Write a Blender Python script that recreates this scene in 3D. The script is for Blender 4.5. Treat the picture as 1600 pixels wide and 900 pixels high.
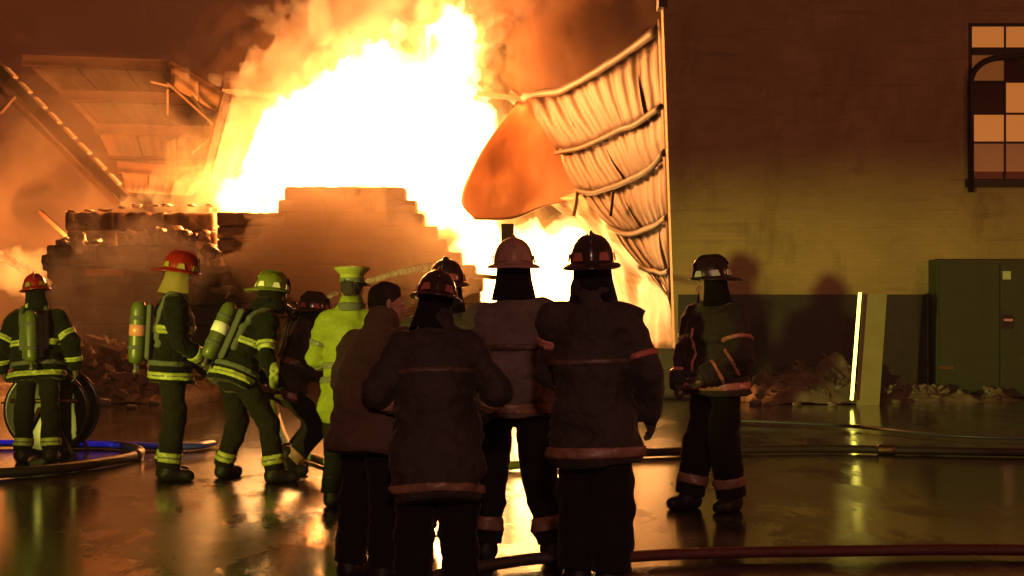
import bpy, bmesh, math, random
import numpy as np
from mathutils import Vector, Matrix
for o in list(bpy.data.objects): bpy.data.objects.remove(o)
SC = bpy.context.scene
C = SC.collection
R = math.radians
random.seed(7); RNG = np.random.default_rng(7)

# ------------------------------------------------------------------ camera
F, HORIZON, CAMZ = 2222.22, 490.0, 1.45          # focal length in 1600-px units
cam = bpy.data.cameras.new('camera'); camo = bpy.data.objects.new('camera', cam); C.objects.link(camo)
cam.lens, cam.sensor_width, cam.shift_y = 50, 36, (HORIZON - 450) / 1600
cam.clip_end = 2000
camo.location = (0, 0, CAMZ); camo.rotation_euler = (R(90), 0, 0)
SC.camera = camo
def at(u, v, y):                                    # a place in the world seen at (u, v), y metres away
    return Vector(((u - 800) / F * y, y, CAMZ + (HORIZON - v) / F * y))
# ------------------------------------------------------------------ world: night sky, dull red from the fire
W = bpy.data.worlds.new('World'); SC.world = W; W.use_nodes = True
wn = W.node_tree.nodes; bg = wn['Background']
bg.inputs[0].default_value = (1.0, 0.18, 0.06, 1); bg.inputs[1].default_value = 0.068
# ------------------------------------------------------------------ lamps: the fire itself, the fire engine's floodlight, and added fill lamps out of frame
def lamp(name, kind, loc, power, col, size=0.5):
    d = bpy.data.lights.new(name, kind); d.energy = power; d.color = col
    if kind in ('POINT', 'SPOT'): d.shadow_soft_size = size
    o = bpy.data.objects.new(name, d); C.objects.link(o); o.location = loc
    return o
FIRE = (1.0, 0.25, 0.04)
lamp('fire_light', 'POINT', at(610, 150, 32.2), 5000, FIRE, .7)
lamp('fire_light', 'POINT', at(492, 258, 33.6), 2600, FIRE, .6)
lamp('fire_light', 'POINT', at(715, 90, 34.5), 700, FIRE, .7)
lamp('fire_light', 'POINT', at(735, 330, 32.5), 700, (1, .32, .06), .5)
lamp('fire_light', 'POINT', at(860, 415, 32.0), 260, (1, .36, .08), .4)
# scene light of the fire engine parked to the left behind the camera
sp = lamp('engine_floodlight', 'SPOT', (-9.7, .2, 1.5), 11500, (1.0, .88, .12), .12)
sp.data.spot_size = R(40); sp.data.spot_blend = .9
_d = Vector((5.2, 25, 1.05)) - sp.location
sp.rotation_euler = _d.to_track_quat('-Z', 'Y').to_euler(); sp.scale = (1, .33, 1)
lamp('fire_light', 'POINT', at(90, 405, 36.5), 4300, FIRE, .5)
bl = lamp('fill_light', 'SPOT', (-8.2, 15.0, .9), 600, (.06, .08, 1), .08); bl.data.spot_size = R(24); bl.data.spot_blend = .6; bl.rotation_euler = (Vector((-5.2, 15.4, 0)) - bl.location).to_track_quat('-Z', 'Y').to_euler()  # narrow blue lamp added off frame to light the blue hose
lamp('fill_light', 'POINT', (0.6, -7.0, 6.0), 2000, (1, .50, .38), .6)  # unseen warm fill, added to lift the dark foreground group and the wall
lamp('fill_light', 'POINT', (13.5, 10.0, 4.0), 700, (1, .28, .12), .4)  # unseen red fill, added at the right to brighten the upper wall
SC.view_settings.view_transform = 'Standard'; SC.view_settings.look = 'None'
SC.view_settings.exposure = 0; SC.view_settings.gamma = 1
SC.cycles.use_denoising = True
try: SC.cycles.denoiser = 'OPENIMAGEDENOISE'
except Exception: pass
SC.cycles.max_bounces = 5; SC.cycles.diffuse_bounces = 3; SC.cycles.glossy_bounces = 3; SC.cycles.volume_bounces = 0; SC.cycles.transparent_max_bounces = 24
SC.cycles.sample_clamp_indirect = 30; SC.cycles.caustics_reflective = False; SC.cycles.caustics_refractive = False

# ------------------------------------------------------------------ helpers
def tag(o, label=None, cat=None, group=None, kind=None):
    if label: o['label'] = label
    if cat: o['category'] = cat
    if group: o['group'] = group
    if kind: o['kind'] = kind
    return o
def link(name, me, mat=None, parent=None, loc=None):
    o = bpy.data.objects.new(name, me); C.objects.link(o)
    if mat is not None and me is not None and len(me.materials) == 0: me.materials.append(mat)
    if parent is not None: o.parent = parent
    if loc is not None: o.location = loc
    return o
def empty(name, loc=(0, 0, 0), rz=0):
    o = bpy.data.objects.new(name, None); C.objects.link(o); o.location = loc; o.rotation_euler = (0, 0, rz)
    o.empty_display_size = .2
    return o
def pydata(name, v, f, smooth=False):
    me = bpy.data.meshes.new(name); me.from_pydata([tuple(x) for x in v], [], [tuple(x) for x in f]); me.update()
    if smooth: me.polygons.foreach_set('use_smooth', [True] * len(me.polygons))
    return me
def box_mesh(name, sx, sy, sz, bevel=0.0, base=True):
    bm = bmesh.new(); bmesh.ops.create_cube(bm, size=1)
    bmesh.ops.scale(bm, vec=(sx, sy, sz), verts=bm.verts)
    if base: bmesh.ops.translate(bm, vec=(0, 0, sz / 2), verts=bm.verts)
    if bevel: bmesh.ops.bevel(bm, geom=bm.edges[:], offset=bevel, segments=1, affect='EDGES')
    me = bpy.data.meshes.new(name); bm.to_mesh(me); bm.free(); return me
def beam_mesh(name, a, b, w, h, up=(0, 0, 1), ibeam=False):
    """a bar from a to b, w wide and h high, box or I section"""
    a, b = Vector(a), Vector(b); z = (b - a).normalized(); up = Vector(up)
    x = z.cross(up)
    if x.length < 1e-3: x = z.cross(Vector((0, 1, 0)))
    x.normalize(); y = x.cross(z)
    if ibeam:
        t = h * .12; tw = w * .16
        sec = [(-w/2, -h/2), (w/2, -h/2), (w/2, -h/2+t), (tw/2, -h/2+t), (tw/2, h/2-t), (w/2, h/2-t), (w/2, h/2), (-w/2, h/2), (-w/2, h/2-t), (-tw/2, h/2-t), (-tw/2, -h/2+t), (-w/2, -h/2+t)]
    else: sec = [(-w/2, -h/2), (w/2, -h/2), (w/2, h/2), (-w/2, h/2)]
    n = len(sec); v = [a + x*p + y*q for p, q in sec] + [b + x*p + y*q for p, q in sec]
    f = [(i, (i+1) % n, n + (i+1) % n, n + i) for i in range(n)]
    f += [tuple(range(n))[::-1], tuple(range(n, 2*n))]
    return pydata(name, v, f)
def tube_mesh(name, pts, r, seg=10, flat=1.0, closed_ends=True):
    pts = [Vector(p) for p in pts]; rs = r if isinstance(r, (list, tuple)) else [r] * len(pts)
    v, f = [], []; px = None
    for i, p in enumerate(pts):
        t = (pts[min(i+1, len(pts)-1)] - pts[max(i-1, 0)]).normalized()
        x = t.cross(Vector((0, 0, 1)))
        if x.length < .05: x = px if px is not None else Vector((1, 0, 0))
        x = (x - t * x.dot(t)).normalized(); px = x; y = x.cross(t)
        for k in range(seg):
            a = 2 * math.pi * k / seg
            v.append(p + x * math.cos(a) * rs[i] + y * math.sin(a) * rs[i] * flat)
    for i in range(len(pts) - 1):
        for k in range(seg):
            k2 = (k + 1) % seg
            f.append((i*seg+k, i*seg+k2, (i+1)*seg+k2, (i+1)*seg+k))
    if closed_ends: f += [tuple(range(seg))[::-1], tuple(range((len(pts)-1)*seg, len(pts)*seg))]
    return pydata(name, v, f, True)
def spline(pts, n=8):
    """Catmull-Rom through pts"""
    P = [Vector(p) for p in pts]; P = [P[0]*2 - P[1]] + P + [P[-1]*2 - P[-2]]; out = []
    for i in range(1, len(P) - 2):
        for k in range(n):
            t = k / n; a, b, c, d = P[i-1], P[i], P[i+1], P[i+2]
            out.append(.5 * ((2*b) + (c-a)*t + (2*a-5*b+4*c-d)*t*t + (3*b-a-3*c+d)*t**3))
    return out + [P[-2]]
def lathe_mesh(name, prof, seg=20, sx=1, sy=1):
    v, f = [], []; n = len(prof)
    for k in range(seg):
        a = 2 * math.pi * k / seg
        for r, z in prof: v.append((r*math.cos(a)*sx, r*math.sin(a)*sy, z))
    for k in range(seg):
        k2 = (k + 1) % seg
        for i in range(n - 1): f.append((k*n+i, k2*n+i, k2*n+i+1, k*n+i+1))
    me = pydata(name, v, f, True)
    bm = bmesh.new(); bm.from_mesh(me); bmesh.ops.remove_doubles(bm, verts=bm.verts, dist=1e-5); bm.to_mesh(me); bm.free()
    return me
# ---- value noise
_H = RNG.random((64, 64, 64)).astype(np.float32)
def vnoise(p):
    i = np.floor(p).astype(np.int32); f = (p - i).astype(np.float32); f = f*f*(3-2*f)
    def h(dx, dy, dz): return _H[(i[..., 0]+dx) & 63, (i[..., 1]+dy) & 63, (i[..., 2]+dz) & 63]
    x, y, z = f[..., 0], f[..., 1], f[..., 2]
    a = h(0,0,0)*(1-x)+h(1,0,0)*x; b = h(0,1,0)*(1-x)+h(1,1,0)*x
    c = h(0,0,1)*(1-x)+h(1,0,1)*x; d = h(0,1,1)*(1-x)+h(1,1,1)*x
    return ((a*(1-y)+b*y)*(1-z)+(c*(1-y)+d*y)*z)*2-1
def fbm(p, octaves=3):
    s = 0; a = 1.0
    for k in range(octaves): s = s + a*vnoise(p*(2**k) + 17.3*k); a *= .5
    return s
# ---- polygonise a distance field (surface nets)
def surface_nets(fun, lo, hi, h):
    lo = np.array(lo, np.float32); n = np.ceil((np.array(hi) - lo) / h).astype(int) + 1
    g = np.stack(np.meshgrid(*[lo[k] + h*np.arange(n[k]) for k in range(3)], indexing='ij'), -1).astype(np.float32)
    D = fun(g.reshape(-1, 3)).reshape(n).astype(np.float32)
    D[[0, -1]] = np.maximum(D[[0, -1]], 1e-3); D[:, [0, -1]] = np.maximum(D[:, [0, -1]], 1e-3); D[:, :, [0, -1]] = np.maximum(D[:, :, [0, -1]], 1e-3)
    s = D < 0
    acc = np.zeros(tuple(n - 1) + (3,), np.float32); cnt = np.zeros(tuple(n - 1), np.float32); edges = []
    for ax in range(3):
        sl0 = [slice(None)]*3; sl1 = [slice(None)]*3; sl0[ax] = slice(0, -1); sl1[ax] = slice(1, None)
        d0, d1 = D[tuple(sl0)], D[tuple(sl1)]; cr = np.argwhere((d0 < 0) != (d1 < 0))
        if len(cr) == 0: continue
        a, b = d0[tuple(cr.T)], d1[tuple(cr.T)]; t = a / (a - b)
        p = cr.astype(np.float32); p[:, ax] += t
        o1, o2 = [k for k in range(3) if k != ax]
        for e1 in (0, -1):
            for e2 in (0, -1):
                c = cr.copy(); c[:, o1] += e1; c[:, o2] += e2
                ok = np.all((c >= 0) & (c < n - 1), 1)
                np.add.at(acc, tuple(c[ok].T), p[ok]); np.add.at(cnt, tuple(c[ok].T), 1)
        edges.append((ax, cr, a < 0))
    idx = -np.ones(tuple(n - 1), np.int64); act = np.argwhere(cnt > 0); idx[tuple(act.T)] = np.arange(len(act))
    V = lo + h * acc[tuple(act.T)] / cnt[tuple(act.T)][:, None]; Q = []
    for ax, cr, neg in edges:
        o1, o2 = (ax + 1) % 3, (ax + 2) % 3
        def ci(e1, e2):
            c = cr.copy(); c[:, o1] += e1; c[:, o2] += e2
            ok = np.all((c >= 0) & (c < n - 1), 1); r = -np.ones(len(c), np.int64); r[ok] = idx[tuple(c[ok].T)]; return r
        q = np.stack([ci(0, 0), ci(-1, 0), ci(-1, -1), ci(0, -1)], 1)
        q[~neg] = q[~neg][:, ::-1]
        Q.append(q[np.all(q >= 0, 1)])
    return V, np.concatenate(Q)
def net_mesh(name, fun, lo, hi, h, smooth=True):
    V, Q = surface_nets(fun, lo, hi, h)
    me = bpy.data.meshes.new(name)
    me.vertices.add(len(V)); me.vertices.foreach_set('co', V.astype(np.float32).ravel())
    me.loops.add(len(Q)*4); me.loops.foreach_set('vertex_index', Q.astype(np.int32).ravel())
    me.polygons.add(len(Q)); me.polygons.foreach_set('loop_start', np.arange(len(Q), dtype=np.int32)*4)
    me.update(calc_edges=True); me.validate()
    if smooth: me.polygons.foreach_set('use_smooth', np.ones(len(me.polygons), bool))
    return me
def smin(a, b, k):
    hh = np.clip(.5 + .5*(b - a)/k, 0, 1); return b + (a - b)*hh - k*hh*(1-hh)

# ------------------------------------------------------------------ materials
MATS = {}
def mat(name, col, rough=.6, metal=0, spec=.5, noise=0, nscale=6, bump=0, bscale=30, dark=None, coat=0, emis=None, estr=0):
    if name in MATS: return MATS[name]
    m = bpy.data.materials.new(name); m.use_nodes = True; N = m.node_tree.nodes; L = m.node_tree.links
    b = N['Principled BSDF']; b.inputs['Base Color'].default_value = (*col, 1); b.inputs['Roughness'].default_value = rough
    b.inputs['Metallic'].default_value = metal; b.inputs['Specular IOR Level'].default_value = spec; b.inputs['Coat Weight'].default_value = coat
    tc = N.new('ShaderNodeTexCoord')
    if noise:
        t = N.new('ShaderNodeTexNoise'); t.inputs['Scale'].default_value = nscale; t.inputs['Detail'].default_value = 6; t.inputs['Roughness'].default_value = .65
        L.new(tc.outputs['Object'], t.inputs['Vector'])
        r = N.new('ShaderNodeValToRGB'); r.color_ramp.elements[0].position = .5 - .28; r.color_ramp.elements[1].position = .5 + .22
        d = dark or tuple(c*(1-noise) for c in col)
        r.color_ramp.elements[0].color = (*d, 1); r.color_ramp.elements[1].color = (*col, 1)
        L.new(t.outputs['Fac'], r.inputs[0]); L.new(r.outputs[0], b.inputs['Base Color'])
    if bump:
        t2 = N.new('ShaderNodeTexNoise'); t2.inputs['Scale'].default_value = bscale; t2.inputs['Detail'].default_value = 4
        L.new(tc.outputs['Object'], t2.inputs['Vector'])
        bp = N.new('ShaderNodeBump'); bp.inputs['Strength'].default_value = bump; bp.inputs['Distance'].default_value = .02
        L.new(t2.outputs['Fac'], bp.inputs['Height']); L.new(bp.outputs[0], b.inputs['Normal'])
    if emis: b.inputs['Emission Color'].default_value = (*emis, 1); b.inputs['Emission Strength'].default_value = estr
    MATS[name] = m; return m
def volume_mat(name, scatter=None, density=0, emission=None, estr=0, aniso=0, noise=None):
    m = bpy.data.materials.new(name); m.use_nodes = True; N = m.node_tree.nodes; L = m.node_tree.links; N.clear()
    out = N.new('ShaderNodeOutputMaterial'); v = N.new('ShaderNodeVolumePrincipled')
    v.inputs['Density'].default_value = density; v.inputs['Anisotropy'].default_value = aniso
    if scatter: v.inputs['Color'].default_value = (*scatter, 1)
    if emission: v.inputs['Emission Color'].default_value = (*emission, 1); v.inputs['Emission Strength'].default_value = estr
    if noise:
        tc = N.new('ShaderNodeTexCoord'); t = N.new('ShaderNodeTexNoise'); t.inputs['Scale'].default_value = noise[0]; t.inputs['Detail'].default_value = 3
        mr = N.new('ShaderNodeMapRange'); mr.inputs['From Min'].default_value = noise[1]; mr.inputs['From Max'].default_value = noise[2]; mr.inputs['To Max'].default_value = noise[3]
        L.new(tc.outputs['Object'], t.inputs['Vector']); L.new(t.outputs['Fac'], mr.inputs['Value'])
        L.new(mr.outputs[0], v.inputs['Emission Strength' if emission else 'Density'])
    L.new(v.outputs[0], out.inputs['Volume']); MATS[name] = m; return m

# wet asphalt yard
def asphalt():
    m = bpy.data.materials.new('wet_asphalt'); m.use_nodes = True; N = m.node_tree.nodes; L = m.node_tree.links; b = N['Principled BSDF']
    tc = N.new('ShaderNodeTexCoord'); mp = N.new('ShaderNodeMapping'); mp.inputs['Scale'].default_value = (1, .45, 1); L.new(tc.outputs['Object'], mp.inputs[0])
    def noise(sc, det, rough, src): t = N.new('ShaderNodeTexNoise'); t.inputs['Scale'].default_value = sc; t.inputs['Detail'].default_value = det; t.inputs['Roughness'].default_value = rough; L.new(src, t.inputs[0]); return t.outputs['Fac']
    def mrange(fac, a0, a1, b0, b1): r = N.new('ShaderNodeMapRange'); r.inputs['From Min'].default_value = a0; r.inputs['From Max'].default_value = a1; r.inputs['To Min'].default_value = b0; r.inputs['To Max'].default_value = b1; L.new(fac, r.inputs['Value']); return r.outputs[0]
    def math_(op, a, b_): x = N.new('ShaderNodeMath'); x.operation = op; (L.new(a, x.inputs[0]) if not isinstance(a, float) else setattr(x.inputs[0], 'default_value', a)); (L.new(b_, x.inputs[1]) if not isinstance(b_, float) else setattr(x.inputs[1], 'default_value', b_)); return x.outputs[0]
    big = noise(.6, 8, .68, mp.outputs[0]); grit = noise(38, 5, .75, tc.outputs['Object']); rip = noise(4.5, 5, .6, mp.outputs[0]); fine = noise(140, 2, .5, tc.outputs['Object']); rip2 = noise(15, 4, .7, tc.outputs['Object'])
    wet = mrange(math_('ADD', big, math_('MULTIPLY', grit, .16)), .60, .78, 1, 0)                    # 1 in puddles, 0 on the drier, gritty tarmac
    r = N.new('ShaderNodeValToRGB'); r.color_ramp.elements[0].color = (.006, .0055, .005, 1); r.color_ramp.elements[1].color = (.014, .012, .011, 1); L.new(math_('MULTIPLY', grit, math_('SUBTRACT', 1.35, wet)), r.inputs[0]); L.new(r.outputs[0], b.inputs['Base Color'])
    L.new(mrange(wet, 0, 1, .42, .27), b.inputs['Roughness'])
    L.new(mrange(wet, 0, 1, .15, .50), b.inputs['Specular IOR Level'])
    dry = math_('SUBTRACT', 1.12, wet)
    h = math_('ADD', math_('MULTIPLY', math_('ADD', grit, math_('MULTIPLY', fine, .5)), dry), math_('ADD', math_('MULTIPLY', rip, .35), math_('MULTIPLY', rip2, .55)))
    bp = N.new('ShaderNodeBump'); b.inputs['Coat Weight'].default_value = 1.0; b.inputs['Coat IOR'].default_value = 1.4; L.new(mrange(wet, 0, 1, .26, .05), b.inputs['Coat Roughness']); bp.inputs['Strength'].default_value = .15; bp.inputs['Distance'].default_value = .014; L.new(bp.outputs[0], b.inputs['Coat Normal']); L.new(h, bp.inputs['Height']); L.new(bp.outputs[0], b.inputs['Normal'])
    return m
gv = [(-160, -20, 0), (160, -20, 0), (160, 260, 0), (-160, 260, 0)]
ground = tag(link('ground', pydata('ground', gv, [(0, 1, 2, 3)]), asphalt()), 'wet black asphalt yard reflecting the fire', None, None, 'structure')
# ================================================================== flames, smoke, haze
PXM = lambda y: y / F
def blob_fun(blobs, grow, namp, nscale, k=.5, stretch=.7):
    """blobs: (u, v, y, radius in px).  Flame tongues: noise stretched upward."""
    B = [(np.array(at(u, v, y)), r * PXM(y) + grow) for u, v, y, r in blobs]
    def f(p):
        d = None
        for c, r in B:
            e = np.linalg.norm((p - c.astype(np.float32)) * np.array((1, .85, 1), np.float32), axis=1) - r
            d = e if d is None else smin(d, e, k)
        q = p * np.array((1, 1, stretch), np.float32) / nscale
        return d + namp * fbm(q + .9*fbm(q*1.7 + 5.5, 2)[:, None] + 3.1*grow, 4)
    lo = np.min([c - r*1.25 - namp*1.3 - .4 for c, r in B], 0); hi = np.max([c + r*1.25 + namp*1.3 + .4 for c, r in B], 0)
    return f, lo, hi
CORE = [(350,310,33.6,34),(385,300,33.6,44),(428,278,33.6,64),(480,238,34,78),(545,205,34,92),(610,180,34.3,98),(660,165,34.5,76),(702,122,34.6,40),(716,84,34.6,32),(716,50,34.6,38),
        (690,225,34.4,86),(620,245,34.2,80),(705,290,34,66),(722,335,33.4,44)]
LOWCORE = [(735,370,33.2,40),(745,395,33,42),(775,425,32.6,52),(835,415,32.4,62),(890,400,32.2,64),(875,450,32,60),(900,500,31.6,58),(840,500,31.6,56),(790,500,31.8,46),(760,470,32,46),(870,550,31.4,50)]
def flame(name, blobs, grow, namp, nscale, col, strength, res=.16):
    f, lo, hi = blob_fun(blobs, grow, namp, nscale)
    lo = np.maximum(lo, (-1e9, -1e9, .05))
    return net_mesh(name, f, lo, hi, res*.8), volume_mat(name, None, 0, col, strength)
fire = empty('fire', at(640, 597, 33.5)); fire.location.z = 0
tag(fire, 'huge white-hot flames roaring up behind the stepped bale stack', 'fire')
def in_fire(name, me, m, parent=None):
    o = link(name, me, m, fire); o.matrix_parent_inverse = fire.matrix_world.inverted() if False else Matrix.Translation(-fire.location); return o
SHELLS = (('flame_core', -.10, .55, .9, (1, .50, .15), 13.0), ('flame_mantle', .12, .75, .75, (1, .42, .08), .95), ('flame_body', .46, 1.05, .95, (1, .32, .04), .30), ('flame_fringe', 1.0, 1.7, 1.5, (1, .21, .025), .07))
for nm, gr, na, ns, col, st in SHELLS: in_fire(nm, *flame(nm, CORE, gr, na, ns, col, st))
for nm, gr, na, ns, col, st in (('flame_core', -.10, .40, .9, (1, .52, .16), 6.0), ('flame_mantle', .20, .6, .9, (1, .38, .06), .6)): in_fire(nm, *flame(nm, LOWCORE, gr, na, ns, col, st))
# small tongue by itself
in_fire('flame_tongue', *flame('flame_tongue', [(634,44,35,9),(620,50,35,7)], .05, .22, .6, (1, .6, .2), 2.0, .07))
low = [(200,314,35.5,8),(240,308,35.3,14),(285,298,35.2,22),(330,290,34.8,28),(15,430,36.5,12),(45,425,36.5,16)]
in_fire('low_flame', *flame('low_flame', low, .12, .35, .9, (1, .42, .08), .9, .09))

def smoke_cloud(label, blobs, grow, namp, nscale, col, dens, res=.22, noise=None):
    f, lo, hi = blob_fun(blobs, grow, namp, nscale, .6, 1.0)
    o = link('smoke', net_mesh('smoke', f, lo, hi, res), volume_mat('smoke_volume', col, dens, noise=noise))
    return tag(o, label, None, None, 'stuff')
# lit smoke left of and above the flames, darker rolling smoke on the right
smoke_cloud('orange lit smoke billowing off the left shoulder of the flames', [(450,150,37,60),(500,110,37,70),(560,70,37,70),(620,20,37,70),(540,20,37,60),(690,-20,37,80),(440,100,37,40)], .1, 1.5, 1.5, (.80,.68,.58), .34, .22, (.9, .36, .62, .75))
smoke_cloud('dark brown smoke rolling over the torn metal wall', [(860,110,32.6,40),(920,80,32.4,55),(980,60,32,50),(860,50,32.6,45),(930,10,32.4,60),(1010,20,32,50),(850,-20,33,50)], .1, 1.0, 1.2, (.30,.17,.11), 1.0, .22, (1.1, .36, .60, 1.6))
smoke_cloud('orange smoke drifting low across the front of the bale stacks', [(560,430,28,75),(640,390,28,70),(480,390,28.2,65),(420,420,28,45),(590,340,28.6,55),(500,330,28.6,45),(690,430,28.4,45),(380,345,28.5,22)], .1, .8, 1.5, (.94,.78,.60), .50)
smoke_cloud('thin smoke hanging over the debris heap', [(120,500,25,60),(190,470,25,60),(180,540,25,50),(110,440,25.4,40),(220,390,26,50),(150,380,26,40),(290,400,26,45)], .1, .5, .8, (.85,.75,.65), .22)
smoke_cloud('orange smoke bank rolling behind the collapsed roof and the square stack', [(20,420,40,90),(60,330,41,90),(130,250,42,80),(200,320,41,80),(260,240,42,70),(-40,300,41,80),(-60,420,40,90),(300,180,42,50)], .2, 1.6, 2.4, (.85,.74,.62), .075, .4)
smoke_cloud('thin smoke drifting in front of the collapsed roof and fallen girder', [(60,260,35,70),(140,200,35,70),(230,210,35,60),(150,290,35,60),(20,180,35,60),(280,250,35,50),(60,130,35.5,50),(0,320,35,60)], .1, 1.2, 1.6, (.84,.70,.56), .036, .3)
hz = link('haze', box_mesh('haze', 130, 130, 32, 0), volume_mat('haze_volume', (.92,.80,.70), .0008, aniso=0.0), None, (0, 55, -1))
tag(hz, 'thin smoky haze filling the night air', None, None, 'stuff')

# ================================================================== brick building on the right
WALLY, WX0, WX1, WTOP = 25.0, 2.90, 14.5, 9.2
def wall_material():
    m = bpy.data.materials.new('painted_brick'); m.use_nodes = True; N = m.node_tree.nodes; L = m.node_tree.links; b = N['Principled BSDF']
    tc = N.new('ShaderNodeTexCoord'); mp = N.new('ShaderNodeMapping'); mp.inputs['Rotation'].default_value = (R(90), 0, 0); L.new(tc.outputs['Object'], mp.inputs[0])
    br = N.new('ShaderNodeTexBrick'); br.inputs['Scale'].default_value = 1; br.inputs['Brick Width'].default_value = .23; br.inputs['Row Height'].default_value = .076
    br.inputs['Mortar Size'].default_value = .006; br.inputs['Mortar Smooth'].default_value = .4; br.inputs['Color1'].default_value = (.47, .33, .17, 1); br.inputs['Color2'].default_value = (.44, .305, .155, 1); br.inputs['Mortar'].default_value = (.41, .285, .145, 1)
    L.new(mp.outputs[0], br.inputs[0])
    n1 = N.new('ShaderNodeTexNoise'); n1.inputs['Scale'].default_value = .7; n1.inputs['Detail'].default_value = 7; n1.inputs['Roughness'].default_value = .62; L.new(tc.outputs['Object'], n1.inputs[0])
    st = N.new('ShaderNodeMapping'); st.inputs['Scale'].default_value = (.9, 1, .3); L.new(tc.outputs['Object'], st.inputs[0])
    n2 = N.new('ShaderNodeTexNoise'); n2.inputs['Scale'].default_value = 1.6; n2.inputs['Detail'].default_value = 8; n2.inputs['Roughness'].default_value = .7; L.new(st.outputs[0], n2.inputs[0])
    hs = N.new('ShaderNodeMapping'); hs.inputs['Scale'].default_value = (.35, 1, 4.0); L.new(tc.outputs['Object'], hs.inputs[0])
    n3 = N.new('ShaderNodeTexNoise'); n3.inputs['Scale'].default_value = 1.8; n3.inputs['Detail'].default_value = 6; L.new(hs.outputs[0], n3.inputs[0])
    def ramp(fac, p0, p1, c0, c1):
        r = N.new('ShaderNodeValToRGB'); r.color_ramp.elements[0].position = p0; r.color_ramp.elements[1].position = p1
        r.color_ramp.elements[0].color = (c0, c0, c0, 1); r.color_ramp.elements[1].color = (c1, c1, c1, 1); L.new(fac, r.inputs[0]); return r.outputs[0]
    def mul(a, c):
        x = N.new('ShaderNodeMix'); x.data_type = 'RGBA'; x.blend_type = 'MULTIPLY'; x.inputs[0].default_value = 1; L.new(a, x.inputs[6]); L.new(c, x.inputs[7]); return x.outputs[2]
    o = mul(br.outputs[0], ramp(n1.outputs['Fac'], .3, .62, .72, 1.0)); o = mul(o, ramp(n2.outputs['Fac'], .33, .48, .66, 1)); o = mul(o, ramp(n3.outputs['Fac'], .28, .42, .72, 1))
    L.new(o, b.inputs['Base Color']); b.inputs['Roughness'].default_value = .75
    bp = N.new('ShaderNodeBump'); bp.inputs['Strength'].default_value = .18; bp.inputs['Distance'].default_value = .006; L.new(br.outputs['Fac'], bp.inputs['Height']); bp.invert = True; L.new(bp.outputs[0], b.inputs['Normal'])
    return m
MW = wall_material()
M_dark = mat('dark_paint', (.030, .031, .024), .55, noise=.5, nscale=3, bump=.3, bscale=20)
M_green = mat('green_steel', (.034, .056, .028), .5, noise=.35, nscale=2.5, bump=.1, bscale=8)
M_iron = mat('black_iron', (.018, .014, .012), .5, noise=.4)
bld = empty('brick_building', (WX0, WALLY, 0)); tag(bld, 'painted brick building with dark plinth and steel framed window', 'building')
def child(name, me, m, par, world=True):
    o = link(name, me, m, par)
    if world: o.matrix_parent_inverse = Matrix.Translation(-Vector(par.location))
    return o
def wbox(name, x0, x1, y0, y1, z0, z1, m, par, bevel=0):
    me = box_mesh(name, x1-x0, y1-y0, z1-z0, bevel); o = link(name, me, m, par)
    o.location = Vector(((x0+x1)/2, (y0+y1)/2, z0)) - Vector(par.location); return o
wl = at(1513, 285, WALLY); wt = at(1513, 36, WALLY)          # window opening: lower left, upper left
wx0, wz0, wz1 = wl.x, wl.z, wt.z; wx1 = wx0 + 2.15
# wall as a slab with a window opening; its left corner leans a little toward the yard
def wall_slab():
    xs = lambda z: WX0 - .25 * z / 7.0
    y0, y1 = WALLY, WALLY + .35; v = []; f = []
    def quadbox(ax0, ax1, z0, z1):                            # ax = functions of z
        b = len(v)
        for y in (y0, y1):
            for (fx, z) in ((ax0, z0), (ax1, z0), (ax1, z1), (ax0, z1)): v.append((fx(z), y, z))
        f.extend([tuple(b+i for i in q) for q in ((0,1,2,3), (7,6,5,4), (0,4,5,1), (1,5,6,2), (2,6,7,3), (3,7,4,0))])
    k = lambda c: (lambda z: c)
    quadbox(xs, k(wx0), 0, WTOP); quadbox(k(wx1), k(WX1), 0, WTOP); quadbox(k(wx0), k(wx1), 0, wz0); quadbox(k(wx0), k(wx1), wz1, WTOP)
    return pydata('wall', v, f)
child('wall', wall_slab(), MW, bld)
child('side_wall', pydata('side_wall', [(x, y, z) for z in (0, WTOP-.15) for x, y in ((WX0+.03, WALLY+.36), (WX0+.4, WALLY+.36), (WX0+1.5, WALLY+7), (WX0+1.1, WALLY+7))], [(3,2,1,0), (4,5,6,7), (0,1,5,4), (1,2,6,5), (2,3,7,6), (3,0,4,7)]), MW, bld)
wbox('roof', WX0+1.2, WX1, WALLY + .36, WALLY + 7, WTOP - .1, WTOP + .1, M_dark, bld)
pz = at(1200, 460, WALLY - .04).z
wbox('plinth', WX0 + .02, at(1449, 0, WALLY).x - .01, WALLY - .04, WALLY - .002, 0, pz, M_dark, bld)
wbox('coping', WX0 - .33, WX0 - .18, WALLY - .10, WALLY + .3, at(0, 4, WALLY).z - .1, WTOP + .05, M_dark, bld)
# window: frame, glazing bars, every pane its own
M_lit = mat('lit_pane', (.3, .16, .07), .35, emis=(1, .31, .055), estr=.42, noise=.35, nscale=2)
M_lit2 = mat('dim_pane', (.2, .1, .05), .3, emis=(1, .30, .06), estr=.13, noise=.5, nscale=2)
M_unlit = mat('dark_pane', (.06, .035, .02), .2, noise=.4)  # panes of dark glass
win = empty('window', ((wx0+wx1)/2, WALLY, wz0)); win.parent = bld; win.location = Vector(win.location) - Vector(bld.location)
def winbox(name, x0, x1, y0, y1, z0, z1, m):
    o = link(name, box_mesh(name, x1-x0, y1-y0, z1-z0), m, win); o.location = ((x0+x1)/2 - (wx0+wx1)/2, (y0+y1)/2 - WALLY, z0 - wz0); return o
Z = lambda v: at(0, v, WALLY + .1).z
winbox('sill', wx0-.06, wx1+.06, WALLY-.07, WALLY+.1, wz0-.09, wz0+.06, M_iron)
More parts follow.
